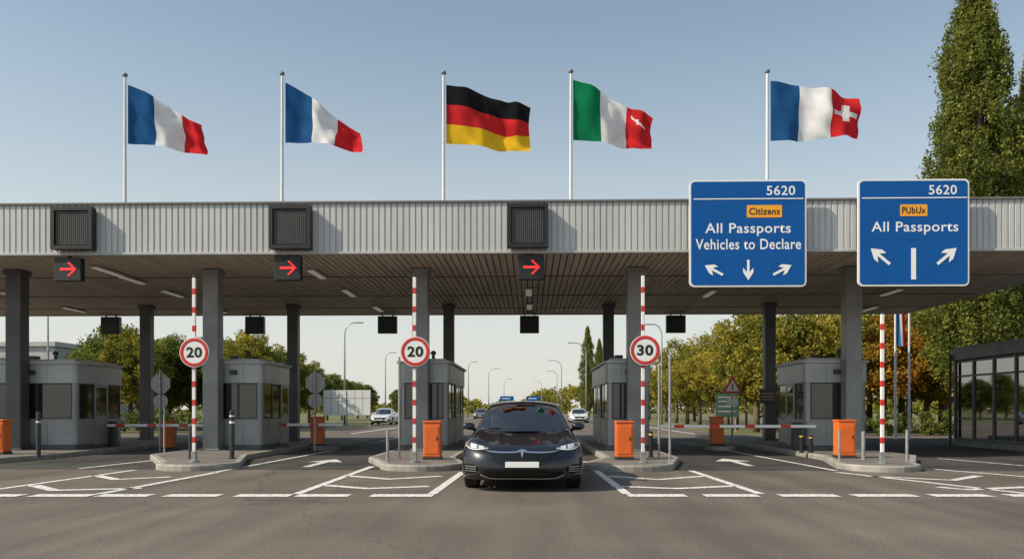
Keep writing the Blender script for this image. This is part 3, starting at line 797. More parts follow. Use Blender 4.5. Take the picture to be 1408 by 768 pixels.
for px,Y,w,h,z in((697,140,1.2,.8,2.85),(733,140,1.2,.8,2.85)):
    r=thing('road_sign','small blue direction sign on grey posts','road sign',(gx(px,Y),Y,0),group='distant blue direction signs')
    b=MB(); b.prism(rrect(-w,w,z,z+h,.08),-.03,.0); b.obj('panel',M['blue'],r)
    b=MB(); b.box(-w*.7,w*.5,-.036,-.0305,z+h*.42,z+h*.58); b.obj('lettering',M['lettering'],r)
    for q in(-.7,.7):
        b=MB(); b.cyl((w*q,.05,0),(w*q,.05,z+h),.05,None,8); b.obj('post',M['greypole'],r)
r=thing('traffic_sign','dark green direction sign beside the road','road sign',(gx(1000,48),48,0))
b=MB(); b.box(-.7,.7,-.03,.0,.9,2.3,0,.01); b.obj('panel',mat('dark_green_panel',(.05,.10,.08),.5,noise=.2),r)
for q in(-.5,.5):
    b=MB(); b.cyl((q,.04,0),(q,.04,2.3),.04,None,8); b.obj('post',M['greypole'],r)
for z in(1.2,1.5,1.8,2.05):
    b=MB(); b.box(-.55,.45,-.034,-.0305,z,z+.07); b.obj('lettering',M['signback'],r)

# ------------------------------------------------------------------ vegetation
def leaves_mesh(name,centers,crad,nper,size,rng,tint,mt,upright=0.):
    C=np.repeat(centers,nper,axis=0); R=np.repeat(crad,nper); T=np.repeat(tint,nper,axis=0)
    n=len(C); D=rng.normal(size=(n,3)); D/=np.linalg.norm(D,axis=1)[:,None]
    rr=rng.random(n)**.45
    P=C+D*(R*rr)[:,None]*np.array([1,1,.75+upright])
    A=rng.normal(size=(n,3)); A/=np.linalg.norm(A,axis=1)[:,None]
    B=rng.normal(size=(n,3)); B-=A*(A*B).sum(1)[:,None]; B/=np.linalg.norm(B,axis=1)[:,None]
    s=(size*(.6+.8*rng.random(n)))[:,None]
    V=np.stack([P+A*s,P+B*s*.6,P-A*s,P-B*s*.6],1).reshape(-1,3)
    me=bpy.data.meshes.new(name); me.vertices.add(4*n); me.vertices.foreach_set('co',V.ravel())
    me.loops.add(4*n); me.loops.foreach_set('vertex_index',np.arange(4*n)); me.polygons.add(n)
    me.polygons.foreach_set('loop_start',np.arange(n)*4)
    try: me.polygons.foreach_set('loop_total',np.full(n,4))
    except Exception: pass
    at=me.color_attributes.new('tint','FLOAT_COLOR','POINT')
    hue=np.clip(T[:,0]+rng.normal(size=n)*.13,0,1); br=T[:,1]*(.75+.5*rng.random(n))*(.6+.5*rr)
    Cc=np.stack([hue,br,np.zeros(n),np.ones(n)],1); at.data.foreach_set('color',np.repeat(Cc,4,axis=0).ravel())
    me.materials.append(mt); me.update(); me.validate(); return me
def tree(kind,h,R,seed,mt,loc,label,leaf=.09,ncl=185,nper=82,zb=.22,group='trees along the road'):
    rng=np.random.default_rng(seed); rnd=random.Random(seed)
    r=thing(kind,label,'tree',loc,rnd.uniform(0,6),group)
    b=MB(); top=h*(.85 if kind=='poplar_tree' else .75)
    pts=[];rs=[]
    for i in range(8):
        u=i/7; pts.append((.12*math.sin(u*4+seed)*u*R*.4,.12*math.cos(u*3+seed)*u*R*.4,top*u)); rs.append(h*.02*(1.25-u)+.02)
    b.tube(pts,rs,10)
    nl=14 if kind=='poplar_tree' else 9
    for i in range(nl):
        u=.25+.6*i/nl; p=Vector(pts[int(u*7)]); a=i*2.4+seed; 
        if kind=='poplar_tree': e=p+Vector((math.cos(a)*R*.5,math.sin(a)*R*.5,h*.14))
        else: e=p+Vector((math.cos(a)*R*.75,math.sin(a)*R*.75,h*(.12+.15*rnd.random())))
        mid=(p+e)/2+Vector((0,0,-.1*R)); b.tube([p,mid,e],[h*.010,h*.006,.015],6)
    b.obj('trunk',M['bark'],r)
    C=[];cr=[];T=[]
    lobes=[(rng.normal(size=3),rng.random()) for _ in range(9)]
    for i in range(ncl):
        if kind=='poplar_tree':
            u=rng.random()**.95; z=h*(zb*.5+(1-zb*.5)*u)
            pr=R*min(1,(u/.12+.35))*(1-u**2.2)**.75*(1+.14*math.sin(u*23+seed)+.10*math.sin(u*51))
            a=rng.random()*2*math.pi; q=math.sqrt(rng.random())*.98
            pr*=1+.16*math.sin(3*a+u*8+seed); c=(pr*q*math.cos(a),pr*q*math.sin(a),z+.9*q*R*.3); C.append(c); cr.append((R*.6+.9)*(.08+.12*rng.random()))
        else:
            d=rng.normal(size=3); d/=np.linalg.norm(d)
            g=.78
            for lv,lw in lobes: g+=.16*max(0,float(np.dot(d,lv/np.linalg.norm(lv)))-.55)/.45*(1 if lw>.35 else -1.2)
            q=(.35+.65*rng.random()**.5)*g; zc=h*(zb+(1-zb)*.48); rz=h*(1-zb)*.56
            zz=zc+d[2]*q*rz; sh=1-.25*max(0,d[2])
            C.append((d[0]*q*R*1.15*sh,d[1]*q*R*1.15*sh,zz)); cr.append(R*(.13+.14*rng.random()))
        T.append((min(1,max(0,.45+rng.normal()*.24)),.78+.5*rng.random()))
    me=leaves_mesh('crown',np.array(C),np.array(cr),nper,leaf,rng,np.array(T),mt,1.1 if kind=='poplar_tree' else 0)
    o=bpy.data.objects.new('crown',me); COL.objects.link(o); o.parent=r
    return r
tG=tree('broadleaf_tree',7.6,3.1,11,M['leafG'],(gx(160,52),52,0),'round green broadleaf tree beside the road')
tG2=tree('broadleaf_tree',6.8,2.6,12,M['leafG'],(gx(215,55),56,0),'round green broadleaf tree beside the road')
tO=tree('broadleaf_tree',7.4,2.7,13,M['leafO'],(14.6,52,0),'olive green broadleaf tree turning yellow')
tO2=tree('broadleaf_tree',7.0,2.5,14,M['leafO'],(14.2,58,0),'olive green broadleaf tree turning yellow')
tA=tree('broadleaf_tree',8.6,3.2,15,M['leafA'],(gx(1240,50),50,0),'broadleaf tree with orange brown autumn foliage')
lg='round green broadleaf tree beside the road'; lo='olive green broadleaf tree turning yellow'; la='broadleaf tree with orange brown autumn foliage'
def cp(src,px,Y,sc,l): copy_thing(src,(gx(px,Y),Y,0),random.uniform(0,6),sc,l)
for px,Y,sc in((125,60,.95),(180,66,1.0),(310,58,.95),(372,62,.85),(75,72,.8),(20,80,.9),(450,96,.8),(492,112,.75)): cp(tG,px,Y,sc,lg)
for px,Y,sc in((232,60,1.05),(335,55,1.0),(395,70,.9),(425,78,.9),(470,100,.8),(505,120,.8),(548,150,.8)): cp(tG2,px,Y,sc,lg)
for px,Y,sc in((262,58,.9),(345,66,1.0),(330,50,.85),(405,62,.75),(190,50,.85)): cp(tO,px,Y,sc,lo)
for i,(px,Y,sc) in enumerate(((1040,48,1.0),(1012,54,1.0),(985,60,1.03),(962,66,1.0),(945,73,1.02),(930,80,1.0),(916,88,1.0),(905,97,.95),(893,108,.9),(1090,46,1.05),(1130,50,1.15),(1070,56,1.2),(1165,47,1.1),(1195,52,1.15),(880,120,.9),(868,135,.85),(575,160,.9),(560,170,.8),(1275,47,.95))):
    cp((tO,tO2)[i%2],px,Y,sc,lo)
for px,Y,sc in((1295,52,1.0),(1215,46,.85),(1330,46,.9),(1362,50,1.05),(955,90,.8),(1150,60,1.0)): cp(tA,px,Y,sc,la)
for px,Y,sc in((1300,60,1.25),(1400,48,1.1),(1250,60,1.2),(1440,45,1.1)): cp(tG,px,Y,sc,lg)
tree('poplar_tree',23.2,2.75,21,M['leafP'],(gx(1340,42),42,0),'very tall columnar poplar with dense green foliage',.08,2100,62,.18,group='tall poplars')
pp=tree('poplar_tree',21.5,2.3,22,M['leafP'],(gx(1430,44),44,0),'very tall columnar poplar with dense green foliage',.08,1300,60,.18,group='tall poplars')
copy_thing(pp,(gx(808,108),108,0),1.,.56,'columnar poplar beside the distant road')
copy_thing(pp,(gx(824,122),122,0),3.,.54,'columnar poplar beside the distant road')
def hedge(x0,x1,y0,y1,h,seed,mt,label):
    rng=np.random.default_rng(seed); n=int((x1-x0)*(y1-y0)*h*6)
    C=np.stack([x0+(x1-x0)*rng.random(n),y0+(y1-y0)*rng.random(n),.15+(h-.25)*rng.random(n)],1)
    T=np.stack([.4+.3*rng.random(n),.7+.5*rng.random(n)],1)
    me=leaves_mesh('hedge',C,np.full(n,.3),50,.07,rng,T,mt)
    o=bpy.data.objects.new('hedge',me); COL.objects.link(o); o['label']=label; o['category']='hedge'; o['group']='clipped hedges'
hedge(13.2,25.5,41.2,42.5,1.35,31,M['leafG'],'clipped dark green hedge beside the car park')
hedge(-30,-15,45.5,47,1.3,32,M['leafG'],'clipped dark green hedge behind the lanes')
rng=np.random.default_rng(5); n=2600
xs=-230+460*rng.random(n); hh=5.5+3*np.sin(xs*.045)+1.5*np.sin(xs*.17)+1.2*np.sin(xs*.51)
C=np.stack([xs,250+40*rng.random(n),hh*rng.random(n)**.7],1); T=np.stack([.3+.4*rng.random(n),.8+.5*rng.random(n)],1)
me=leaves_mesh('wood',C,np.full(n,1.8),26,.55,rng,T,M['leafO']); o=bpy.data.objects.new('far_wood',me); COL.objects.link(o); o['kind']='stuff'; o['label']='distant wooded belt along the horizon'; o['category']='wood'

# ------------------------------------------------------------------ the car
def cr(x,pts):
    xs=[p[0] for p in pts]; ys=[p[1] for p in pts]
    if x<=xs[0]: return ys[0]
    if x>=xs[-1]: return ys[-1]
    i=max(k for k in range(len(xs)-1) if xs[k]<=x)
    def sl(k):
        if k==0: return (ys[1]-ys[0])/(xs[1]-xs[0])
        if k==len(xs)-1: return (ys[-1]-ys[-2])/(xs[-1]-xs[-2])
        return (ys[k+1]-ys[k-1])/(xs[k+1]-xs[k-1])
    h=xs[i+1]-xs[i]; t=(x-xs[i])/h; m0,m1=sl(i)*h,sl(i+1)*h
    return (2*t**3-3*t*t+1)*ys[i]+(t**3-2*t*t+t)*m0+(-2*t**3+3*t*t)*ys[i+1]+(t**3-t*t)*m1
def sst(a,b,x):
    t=min(1,max(0,(x-a)/(b-a))); return t*t*(3-2*t)
def bodymap(u,v,w):
    au=abs(u)
    lean=cr(w,[(0,.07),(.10,.02),(.3,.0),(.5,0),(.68,.015),(.85,.055),(.94,.11),(1,.20)])
    yf=.07*u*u+.28*au**6+lean
    yr=4.97-.05*u*u-.26*au**4-cr(w,[(0,.15),(.3,.02),(.6,0),(.85,.03),(1,.14)])
    y=yf+(yr-yf)*v
    zt=cr(y,[(0,.64),(.2,.71),(.45,.785),(.8,.86),(1.2,.92),(1.6,.95),(2.4,.955),(3.4,.975),(4.2,1.03),(4.7,1.06),(4.97,1.0)])
    zb=cr(y,[(0,.19),(.3,.175),(1,.165),(4,.175),(4.97,.29)])
    hw=cr(y,[(0,.915),(.3,.965),(.55,.985),(1.0,.99),(1.8,.965),(2.8,.965),(3.8,.985),(4.5,.95),(4.97,.86)])
    fw=cr(w,[(0,.95),(.1,.975),(.3,1.0),(.5,1),(.72,.99),(.88,.965),(.96,.94),(1,.90)])
    x=u*hw*fw
    win=sst(.2,.5,y)*(1-sst(1.15,1.7,y))
    zt+= .060*math.exp(-((au-.83)/.13)**2)*win - .020*(1-au)**1*win
    zt+= .030*math.exp(-((au-.44)/.045)**2)*win
    zt-= .06*au**12
    zt-= .015*u*u*(1-sst(0,.6,y))
    z=zb+(zt-zb)*w
    return (x,y,z)
def boxsurf(nu,nv,nw,fn):
    idx={};V=[]
    def vid(i,j,k):
        if (i,j,k) not in idx:
            idx[(i,j,k)]=len(V); V.append(fn(-1+2*i/nu,j/nv,k/nw))
        return idx[(i,j,k)]
    Fc=[]
    for i in range(nu):
        for j in range(nv):
            for k in(0,nw): Fc.append([vid(i,j,k),vid(i+1,j,k),vid(i+1,j+1,k),vid(i,j+1,k)])
        for k in range(nw):
            for j in(0,nv): Fc.append([vid(i,j,k),vid(i+1,j,k),vid(i+1,j,k+1),vid(i,j,k+1)])
    for j in range(nv):
        for k in range(nw):
            for i in(0,nu): Fc.append([vid(i,j,k),vid(i,j+1,k),vid(i,j+1,k+1),vid(i,j,k+1)])
    return V,Fc
paint=mat('car_paint',(.0025,.005,.011),.3,metal=.0,coat=1.,spec=.3)
rubber=mat('tyre_rubber',(.018,.018,.018),.8,noise=.2); chrome=mat('chrome',(.88,.89,.90),.18,metal=1); gblack=mat('gloss_black',(.003,.003,.0035),.3,coat=.1)
satin=mat('satin_trim',(.42,.43,.44),.35,metal=.8)
matblack=mat('matt_black',(.005,.005,.005),.8,spec=.2); alloy=mat('alloy_wheel',(.32,.33,.34),.3,metal=.9)
lampglass=mat('headlamp_glass',(.16,.17,.18),.15,metal=.4,coat=1); drl=mat('headlamp_led',(.85,.87,.90),.25,emis=(1,.98,.95),estr=.08)
reflector=mat('headlamp_reflector',(.65,.67,.70),.3,metal=.3)
platem=mat('plate_white',(.85,.85,.83),.4); cabin=mat('cabin_trim',(.03,.03,.032),.7,noise=.2); seatm=mat('seat_leather',(.07,.068,.065),.5)
cglass=glass_mat('car_glass',(.60,.63,.63),.16); taill=mat('tail_lamp',(.35,.01,.01),.2,coat=1)

def make_car(loc,rz,label,group=None):
    root=thing('car',label,'car',loc,rz,group)
    V,Fc=boxsurf(40,50,16,bodymap)
    b=MB(); b.add(V,Fc,0,True); me=b.mesh('body',[paint,matblack])
    tmp=bpy.data.objects.new('tmp',me); COL.objects.link(tmp)
    ss=tmp.modifiers.new('s','SUBSURF'); ss.levels=1; ss.render_levels=1
    cut=[]
    for y in(.93,3.88):
        cb=MB(); 
        for sx in(-1,1):
            x0,x1=sorted((sx*.66,sx*1.2)); cb.cyl((x0,y,.34),(x1,y,.34),.395,None,48)
        co=cb.obj('cut',[matblack]); cut.append(co)
        bo=tmp.modifiers.new('b','BOOLEAN'); bo.operation='DIFFERENCE'; bo.object=co; bo.solver='EXACT'
    dg=bpy.context.evaluated_depsgraph_get(); dg.update()
    body=bpy.data.meshes.new_from_object(tmp.evaluated_get(dg)); body.name='body'
    bpy.data.objects.remove(tmp); [bpy.data.objects.remove(o) for o in cut]
    body.materials.clear(); body.materials.append(paint); body.materials.append(matblack)
    for p in body.polygons:
        p.material_index=0; c=p.center
        for y in(.93,3.88):
            d=math.hypot(c.y-y,c.z-.34)
            if d<.397 and .60<abs(c.x)<1.3 : p.material_index=1
        if c.z<.20: p.material_index=1
        p.use_smooth = p.material_index==0
    bo=bpy.data.objects.new('body',body); COL.objects.link(bo); bo.parent=root
    bvh=BVHTree.FromPolygons([v.co.copy() for v in body.vertices],[list(p.vertices) for p in body.polygons])
    def hit(x,z,off):
        h=bvh.ray_cast(Vector((x,-1,z)),Vector((0,1,0)))
        if h[0] is None or h[0].y>1.2: return None
        n=h[1]; n = n if n.y<0 else -n
        return h[0]+n*off
    def patch(name,x0,x1,top,bot,mt,off=.004,n=24,m=6,parent=root,sg=1):
        b=MB(); P=[]
        for j in range(m+1):
            for i in range(n+1):
                x=x0+(x1-x0)*i/n; z=bot(x)+(top(x)-bot(x))*j/m; P.append(hit(sg*x,z,off))
        ok=[p is not None for p in P]; VV=[p if p is not None else Vector((0,.3,.3)) for p in P]
        F2=[]
        for j in range(m):
            for i in range(n):
                q=[j*(n+1)+i,j*(n+1)+i+1,(j+1)*(n+1)+i+1,(j+1)*(n+1)+i]
                if all(ok[a] for a in q): F2.append(q)
        b.add(VV,F2,0,True)
        return b.obj(name,mt,parent,fix=False)
    L=lambda pts:(lambda x:cr(abs(x),pts))
    nose=patch('grille',-.60,.60,L([(0,.618),(.3,.612),(.5,.625),(.60,.645)]),L([(0,.40),(.24,.405),(.44,.48),(.54,.60),(.60,.643)]),gblack,.005,40,8)
    patch('chrome_strip',-.58,.58,L([(0,.640),(.3,.632),(.5,.643),(.58,.660)]),L([(0,.620),(.3,.614),(.5,.627),(.58,.650)]),chrome,.007,40,1,nose)
    patch('emblem',-.070,.070,L([(0,.662),(.07,.648)]),L([(0,.632),(.07,.624)]),chrome,.016,10,2,nose)
    patch('emblem',-.022,.022,L([(0,.630),(.022,.628)]),L([(0,.535),(.011,.575),(.022,.618)]),chrome,.016,6,4,nose)
    patch('lower_grille',-.64,.64,L([(0,.355),(.4,.355),(.58,.34),(.64,.32)]),L([(0,.225),(.5,.23),(.64,.28)]),matblack,.004,40,6)
    patch('grille_trim',-.66,.66,L([(0,.230),(.5,.235),(.66,.288)]),L([(0,.214),(.5,.219),(.66,.268)]),satin,.008,40,1)
    for zz in(.265,.30,.335): patch('grille_slat',-.56,.56,L([(0,zz+.006),(.6,zz+.006)]),L([(0,zz),(.6,zz)]),gblack,.010,30,1)
    for sg in(1,-1):
        hl=patch('headlight',.53,.94,L([(.53,.690),(.62,.718),(.74,.750),(.86,.772),(.94,.774)]),L([(.53,.678),(.62,.662),(.72,.656),(.84,.675),(.94,.735)]),lampglass,.005,24,8,root,sg)
        patch('reflector',.61,.695,L([(.61,.705),(.695,.728)]),L([(.61,.676),(.695,.670)]),reflector,.009,8,4,hl,sg)
        patch('reflector',.725,.83,L([(.725,.738),(.83,.758)]),L([(.725,.672),(.83,.690)]),reflector,.009,8,4,hl,sg)
        patch('daytime_lamp',.55,.92,L([(.55,.683),(.64,.668),(.75,.666),(.84,.682),(.92,.730)]),L([(.55,.677),(.64,.660),(.75,.657),(.84,.673),(.92,.720)]),drl,.011,24,2,hl,sg)
        fl=patch('bumper_vent',.70,.93,L([(.70,.40),(.78,.43),(.93,.44)]),L([(.70,.33),(.78,.29),(.93,.32)]),matblack,.005,14,5,root,sg)
        for zz in(.325,.36,.395): patch('vent_fin',.73,.91,L([(.73,zz+.010),(.91,zz+.014)]),L([(.73,zz),(.91,zz+.004)]),satin,.011,10,1,fl,sg)
    def topline(P,w=.006):
        VV=[];F2=[]
        for i,(x,y) in enumerate(P):
            for s in(-1,1):
                nx=P[min(i+1,len(P)-1)][0]-P[max(i-1,0)][0]; ny=P[min(i+1,len(P)-1)][1]-P[max(i-1,0)][1]; l=math.hypot(nx,ny)
                h=bvh.ray_cast(Vector((x-ny/l*w/2*s,y+nx/l*w/2*s,2)),Vector((0,0,-1)))
                VV.append(h[0]+Vector((0,0,.002)) if h[0] else Vector((x,y,0)))
        for i in range(len(P)-1): F2.append((2*i,2*i+1,2*i+3,2*i+2))
        return VV,F2
    P=[]
    for i in range(31): P.append((-(.70+.06*(30-i)/30),.50+.85*(30-i)/30))
    for i in range(1,61):
        t=i/60*2-1; P.append((.70*t,.34+.16*abs(t)**3))
    for i in range(1,31): P.append(((.70+.06*i/30),.50+.85*i/30))
    b=MB(); b.add(*topline(P),0); b.obj('bonnet_seam',matblack,root,fix=False)
    def sideline(P,sg,w=.006):
        VV=[];F2=[]
        for y,z in P:
            for s in(-1,1):
                h=bvh.ray_cast(Vector((sg*2,y+w/2*s,z)),Vector((-sg,0,0))); VV.append(h[0]+Vector((sg*.002,0,0)) if h[0] else Vector((0,y,z)))
        for i in range(len(P)-1): F2.append((2*i,2*i+1,2*i+3,2*i+2))
        return VV,F2
    for sg in(1,-1):
        for P in([(1.55,.30+.6*i/12) for i in range(13)],[(2.72,.30+.62*i/12) for i in range(13)],[(3.5-.25*(i/12)**2,.48+.45*i/12) for i in range(13)]):
            b=MB(); b.add(*sideline(P,sg),0); b.obj('door_seam',matblack,root,fix=False)
        for yy in(2.45,3.35):
            h=bvh.ray_cast(Vector((sg*2,yy,.80)),Vector((-sg,0,0)))[0]; b=MB(); b.box(h.x-.006,h.x+.006,yy-.11,yy+.11,.785,.812,0,.004); b.obj('door_handle',chrome,root)
    h=hit(0,.43,0); b=MB(); b.box(-.265,.265,h.y-.032,h.y-.022,.395,.485,0,.003); pl_=b.obj('number_plate',platem,root)
    b=MB(); b.box(-.275,.275,h.y-.0218,h.y+.03,.385,.495,0,.003); b.obj('plate_frame',matblack,pl_)
    spec_=[
     ((0,1.20,.93),(.45,1.27,.925),(.79,1.50,.905),(.83,1.53,.90),(.86,1.54,.895),(.885,1.55,.89)),
     ((0,1.68,1.19),(.43,1.735,1.18),(.715,1.87,1.135),(.75,1.89,1.12),(.81,1.90,1.03),(.88,1.90,.92)),
     ((0,2.16,1.405),(.38,2.20,1.395),(.63,2.28,1.35),(.665,2.30,1.325),(.755,2.30,1.14),(.88,2.30,.93)),
     ((0,2.45,1.448),(.37,2.46,1.438),(.62,2.50,1.39),(.655,2.50,1.362),(.755,2.50,1.16),(.88,2.50,.93)),
     ((0,2.66,1.462),(.37,2.66,1.452),(.617,2.68,1.402),(.652,2.68,1.374),(.755,2.68,1.165),(.88,2.68,.93)),
     ((0,2.78,1.465),(.37,2.78,1.455),(.615,2.78,1.404),(.65,2.78,1.376),(.755,2.78,1.165),(.88,2.78,.93)),
     ((0,3.3,1.44),(.35,3.3,1.43),(.59,3.3,1.38),(.625,3.3,1.352),(.735,3.3,1.16),(.88,3.3,.94)),
     ((0,3.85,1.33),(.32,3.85,1.32),(.54,3.83,1.28),(.58,3.80,1.255),(.70,3.75,1.13),(.87,3.7,.96)),
     ((0,4.35,1.175),(.30,4.33,1.168),(.50,4.25,1.15),(.56,4.22,1.13),(.68,4.15,1.07),(.83,4.05,.985)),
     ((0,4.78,1.03),(.30,4.76,1.03),(.52,4.68,1.03),(.60,4.62,1.025),(.70,4.5,1.01),(.80,4.4,.99))]
    nr=len(spec_); VV=[];F2=[];mi=[]
    for row in spec_:
        VV+=[(-p[0],p[1],p[2]) for p in row[:0:-1]]+list(row)
    nc=11
    for i in range(nr-1):
        for j in range(nc-1):
            F2.append((i*nc+j,i*nc+j+1,(i+1)*nc+j+1,(i+1)*nc+j)); a=abs(j-4.5)
            if a<2: m_=0 if i<2 else (2 if i in(2,3,4,5,) else 3)
            elif a<3: m_=2
            else: m_=1 if i not in(0,4,8) else (4 if i==4 else 2)
            mi.append(m_)
    b=MB(); b.v=VV;b.f=F2;b.m=mi;b.s=[True]*len(F2)
    mm=b.mesh('g',[paint]*5); 
    tmp=bpy.data.objects.new('tmp',mm); COL.objects.link(tmp); ss=tmp.modifiers.new('s','SUBSURF'); ss.levels=3; ss.render_levels=3
    dg=bpy.context.evaluated_depsgraph_get(); dg.update(); gm=bpy.data.meshes.new_from_object(tmp.evaluated_get(dg)); bpy.data.objects.remove(tmp)
    vs=[v.co.copy() for v in gm.vertices]
    for k,(nm,mt) in enumerate((('windscreen',cglass),('side_window',cglass),('roof',paint),('rear_window',cglass),('door_pillar',gblack))):
        for sg in((0,) if k in(0,2,3) else (1,-1)):
            b=MB(); mp={}
            for p in gm.polygons:
                if p.material_index!=k or (sg and p.center.x*sg<0): continue
                q=[]
                for vi in p.vertices:
                    if vi not in mp: mp[vi]=len(b.v); b.v.append(tuple(vs[vi]))
                    q.append(mp[vi])
                b.f.append(q);b.m.append(0);b.s.append(True)
            b.obj(nm,mt,root)
    b=MB(); b.tube([(.55,1.42,.955),(.1,1.30,.965),(-.1,1.33,.985)],[.008,.008,.006],6); b.obj('wiper',matblack,root)
    b=MB(); b.tube([(-.1,1.36,.965),(-.45,1.38,.975),(-.62,1.47,.985)],[.008,.008,.006],6); b.obj('wiper',matblack,root)
    for sx in(-.37,.37):
        b=MB(); b.box(sx-.25,sx+.25,2.55,2.68,.94,1.20,0,.05); b.box(sx-.13,sx+.13,2.58,2.67,1.19,1.36,0,.04); b.obj('seat',seatm,root)
    b=MB(); b.box(-.66,.66,3.45,3.6,.95,1.12,0,.05); b.obj('rear_seat',seatm,root)
    b=MB(); b.box(-.70,.70,1.62,1.95,.93,1.0,0,.03); b.obj('dashboard',cabin,root)
    b=MB(); b.lathe([(-.012,.17),(0,.182),(.012,.17),(0,.158),(-.012,.17)],(0,0,0),'y',28); b.box(-.15,.15,-.01,.01,-.02,.02,0); b.obj('steering_wheel',cabin,root,(.37,2.08,1.0),(math.radians(-22),0,0))
    b=MB(); b.box(-.12,.12,2.02,2.05,1.27,1.33,0,.012); b.cyl((0,2.05,1.32),(0,2.12,1.375),.012,None,8); b.obj('rear_view_mirror',matblack,root)
    for sg in(1,-1):
        b=MB(); bm=bmesh.new(); bmesh.ops.create_uvsphere(bm,u_segments=24,v_segments=14,radius=1)
        for v in bm.verts:
            x,y,z=v.co; k=lambda a,e:math.copysign(abs(a)**e,a)
            v.co=Vector((sg*.985+k(x,.8)*.115,1.83+(k(y,.8)*.085 if y<0 else k(y,.8)*.045),1.0+k(z,.75)*.068*(1-.15*x*sg)))
        bm.verts.index_update(); b.add([v.co for v in bm.verts],[[v.index for v in f.verts] for f in bm.faces],0,True); bm.free()
        mo=b.obj('wing_mirror',paint,root)
        b=MB(); b.tube([(sg*.85,1.85,.93),(sg*.90,1.85,.945),(sg*.95,1.85,.965)],[.03,.022,.025],8); b.obj('mirror_stalk',matblack,mo)
        b=MB(); b.prism([(sg*.985+.095*math.cos(a*math.pi/8),1.0+.052*math.sin(a*math.pi/8)) for a in range(16)],1.877,1.882); b.obj('mirror_glass',chrome,mo)
        b=MB(); P=[]
        for j in range(4):
            for i in range(13):
                x=.45+.42*i/12; q=bvh.ray_cast(Vector((sg*x,6,.79+.035*j)),Vector((0,-1,0))); P.append((q[0]+Vector((0,.006,0))) if q[0] else Vector((sg*x,4.9,.8)))
        b.add(P,[(j*13+i,j*13+i+1,(j+1)*13+i+1,(j+1)*13+i) for j in range(3) for i in range(12)],0,True); b.obj('tail_light',taill,root,fix=False)
    for y in(.93,3.88):
        for sg in(1,-1):
            w=bpy.data.objects.new('wheel',None); COL.objects.link(w); w.parent=root; w.location=(sg*.845,y,.35); w.empty_display_size=.2
            b=MB(); b.lathe([(-.11,.245),(-.122,.27),(-.125,.31),(-.112,.338),(-.09,.349),(-.03,.352),(-.028,.345),(-.018,.345),(-.016,.352),(.016,.352),(.018,.345),(.028,.345),(.03,.352),(.09,.349),(.112,.338),(.125,.31),(.122,.27),(.11,.245),(-.11,.245)],(0,0,0),'x',48); b.obj('tyre',rubber,w)
            b=MB(); b.lathe([(-.10,.247),(-.11,.238),(-.06,.225),(.05,.222),(.095,.235),(.112,.246),(.10,.25)],(0,0,0),'x',48)
            b.cyl((sg*.02,0,0),(sg*.085,0,0),.055,.045,20)
            for i in range(10):
                a=2*math.pi*i/10; ca,sa=math.cos(a),math.sin(a)
                Vv=[]
                for rr_,xx,ww in((.04,.075,.02),(.235,.10,.013)):
                    for dx in(-.012,.012):
                        for dt in(-1,1): Vv.append((sg*xx+dx,rr_*ca-dt*ww*sa,rr_*sa+dt*ww*ca))
                b.add(Vv,[(0,1,3,2),(4,6,7,5),(0,4,5,1),(2,3,7,6),(0,2,6,4),(1,5,7,3)])
            b.obj('rim',alloy,w)
    return root
CY=13.05
car=make_car((gx(718.5,CY+.6),CY,.0),0,'glossy black electric saloon car waiting in the lane')
car.scale=(1.045,1.03,1.05)
whitep=mat('white_car_paint',(.7,.7,.7),.3,coat=1.); greyp=mat('grey_car_paint',(.12,.13,.15),.3,metal=.4,coat=1.)
copy_thing(car,(gx(522,69),69,.005),0,1.,'small white car on the distant road',{'car_paint':whitep})
copy_thing(car,(gx(797,80),80,.005),0,1.,'white car approaching on the distant road',{'car_paint':whitep})
copy_thing(car,(gx(660,110),110,.005),0,1.,'grey car on the distant road',{'car_paint':greyp})

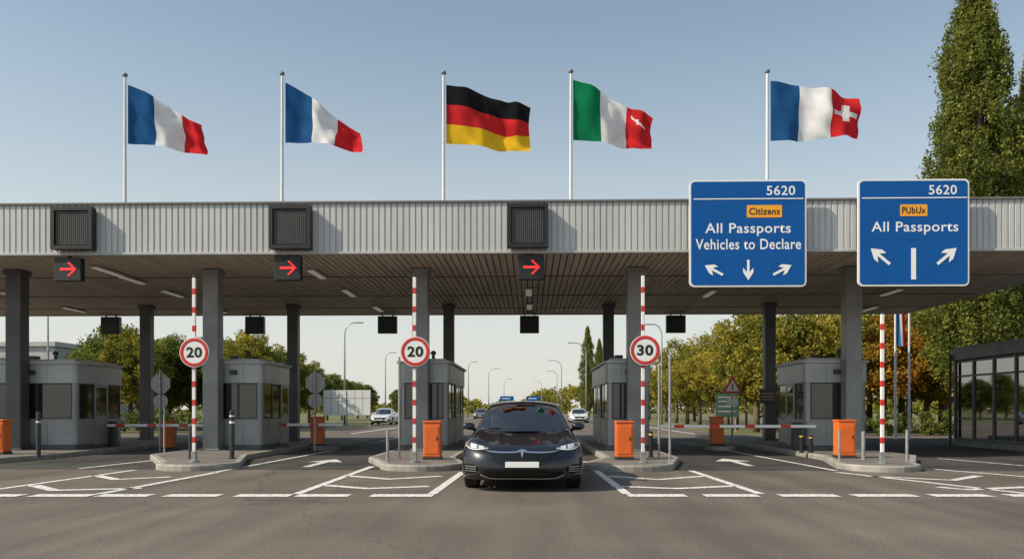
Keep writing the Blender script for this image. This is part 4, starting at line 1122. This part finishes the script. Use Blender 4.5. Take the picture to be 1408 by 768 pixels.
# ------------------------------------------------------------------ light, world, camera
S=Vector((-.70,-.26,.60)).normalized()
el=math.asin(S.z); rot=math.atan2(S.x,S.y)
w=bpy.data.worlds.new('World'); scene.world=w; w.use_nodes=True; nt=w.node_tree; N=nt.nodes.new; Lk=nt.links.new
bg=nt.nodes['Background']; sky=N('ShaderNodeTexSky'); sky.sky_type='NISHITA'; sky.sun_disc=False
sky.sun_elevation=el; sky.sun_rotation=rot; sky.air_density=1.0; sky.dust_density=1.8; sky.ozone_density=1.0; sky.altitude=50
tc=N('ShaderNodeTexCoord'); sx=N('ShaderNodeSeparateXYZ'); Lk(tc.outputs['Generated'],sx.inputs[0])
ti=N('ShaderNodeVectorMath'); ti.operation='MULTIPLY'; ti.inputs[1].default_value=(.90,1.06,1.01); Lk(sky.outputs[0],ti.inputs[0])
mr=N('ShaderNodeMapRange'); mr.interpolation_type='SMOOTHSTEP'; mr.inputs[1].default_value=-.04; mr.inputs[2].default_value=.50; mr.inputs[3].default_value=.86; mr.inputs[4].default_value=.13
Lk(sx.outputs[2],mr.inputs[0])
mx=N('ShaderNodeMix'); mx.data_type='RGBA'; mx.inputs[7].default_value=(5.6,5.45,5.05,1)
Lk(mr.outputs[0],mx.inputs[0]); Lk(ti.outputs[0],mx.inputs[6]); Lk(mx.outputs[2],bg.inputs[0]); bg.inputs[1].default_value=.145
sl=bpy.data.lights.new('sun','SUN'); sl.energy=5.0; sl.angle=math.radians(.5); sl.color=(1,.88,.72)
so=bpy.data.objects.new('sun',sl); COL.objects.link(so); so.rotation_euler=(-S).to_track_quat('-Z','Y').to_euler(); so.location=(-30,-10,30)
cam=bpy.data.cameras.new('camera'); co=bpy.data.objects.new('camera',cam); COL.objects.link(co); scene.camera=co
co.location=(0,0,CH); co.rotation_euler=(math.radians(90),0,TH); cam.sensor_width=36; cam.lens=28; cam.shift_y=(562-384)/1408.; cam.clip_end=3000; cam.clip_start=.1
scene.view_settings.view_transform='Standard'; scene.view_settings.look='None'; scene.view_settings.exposure=0
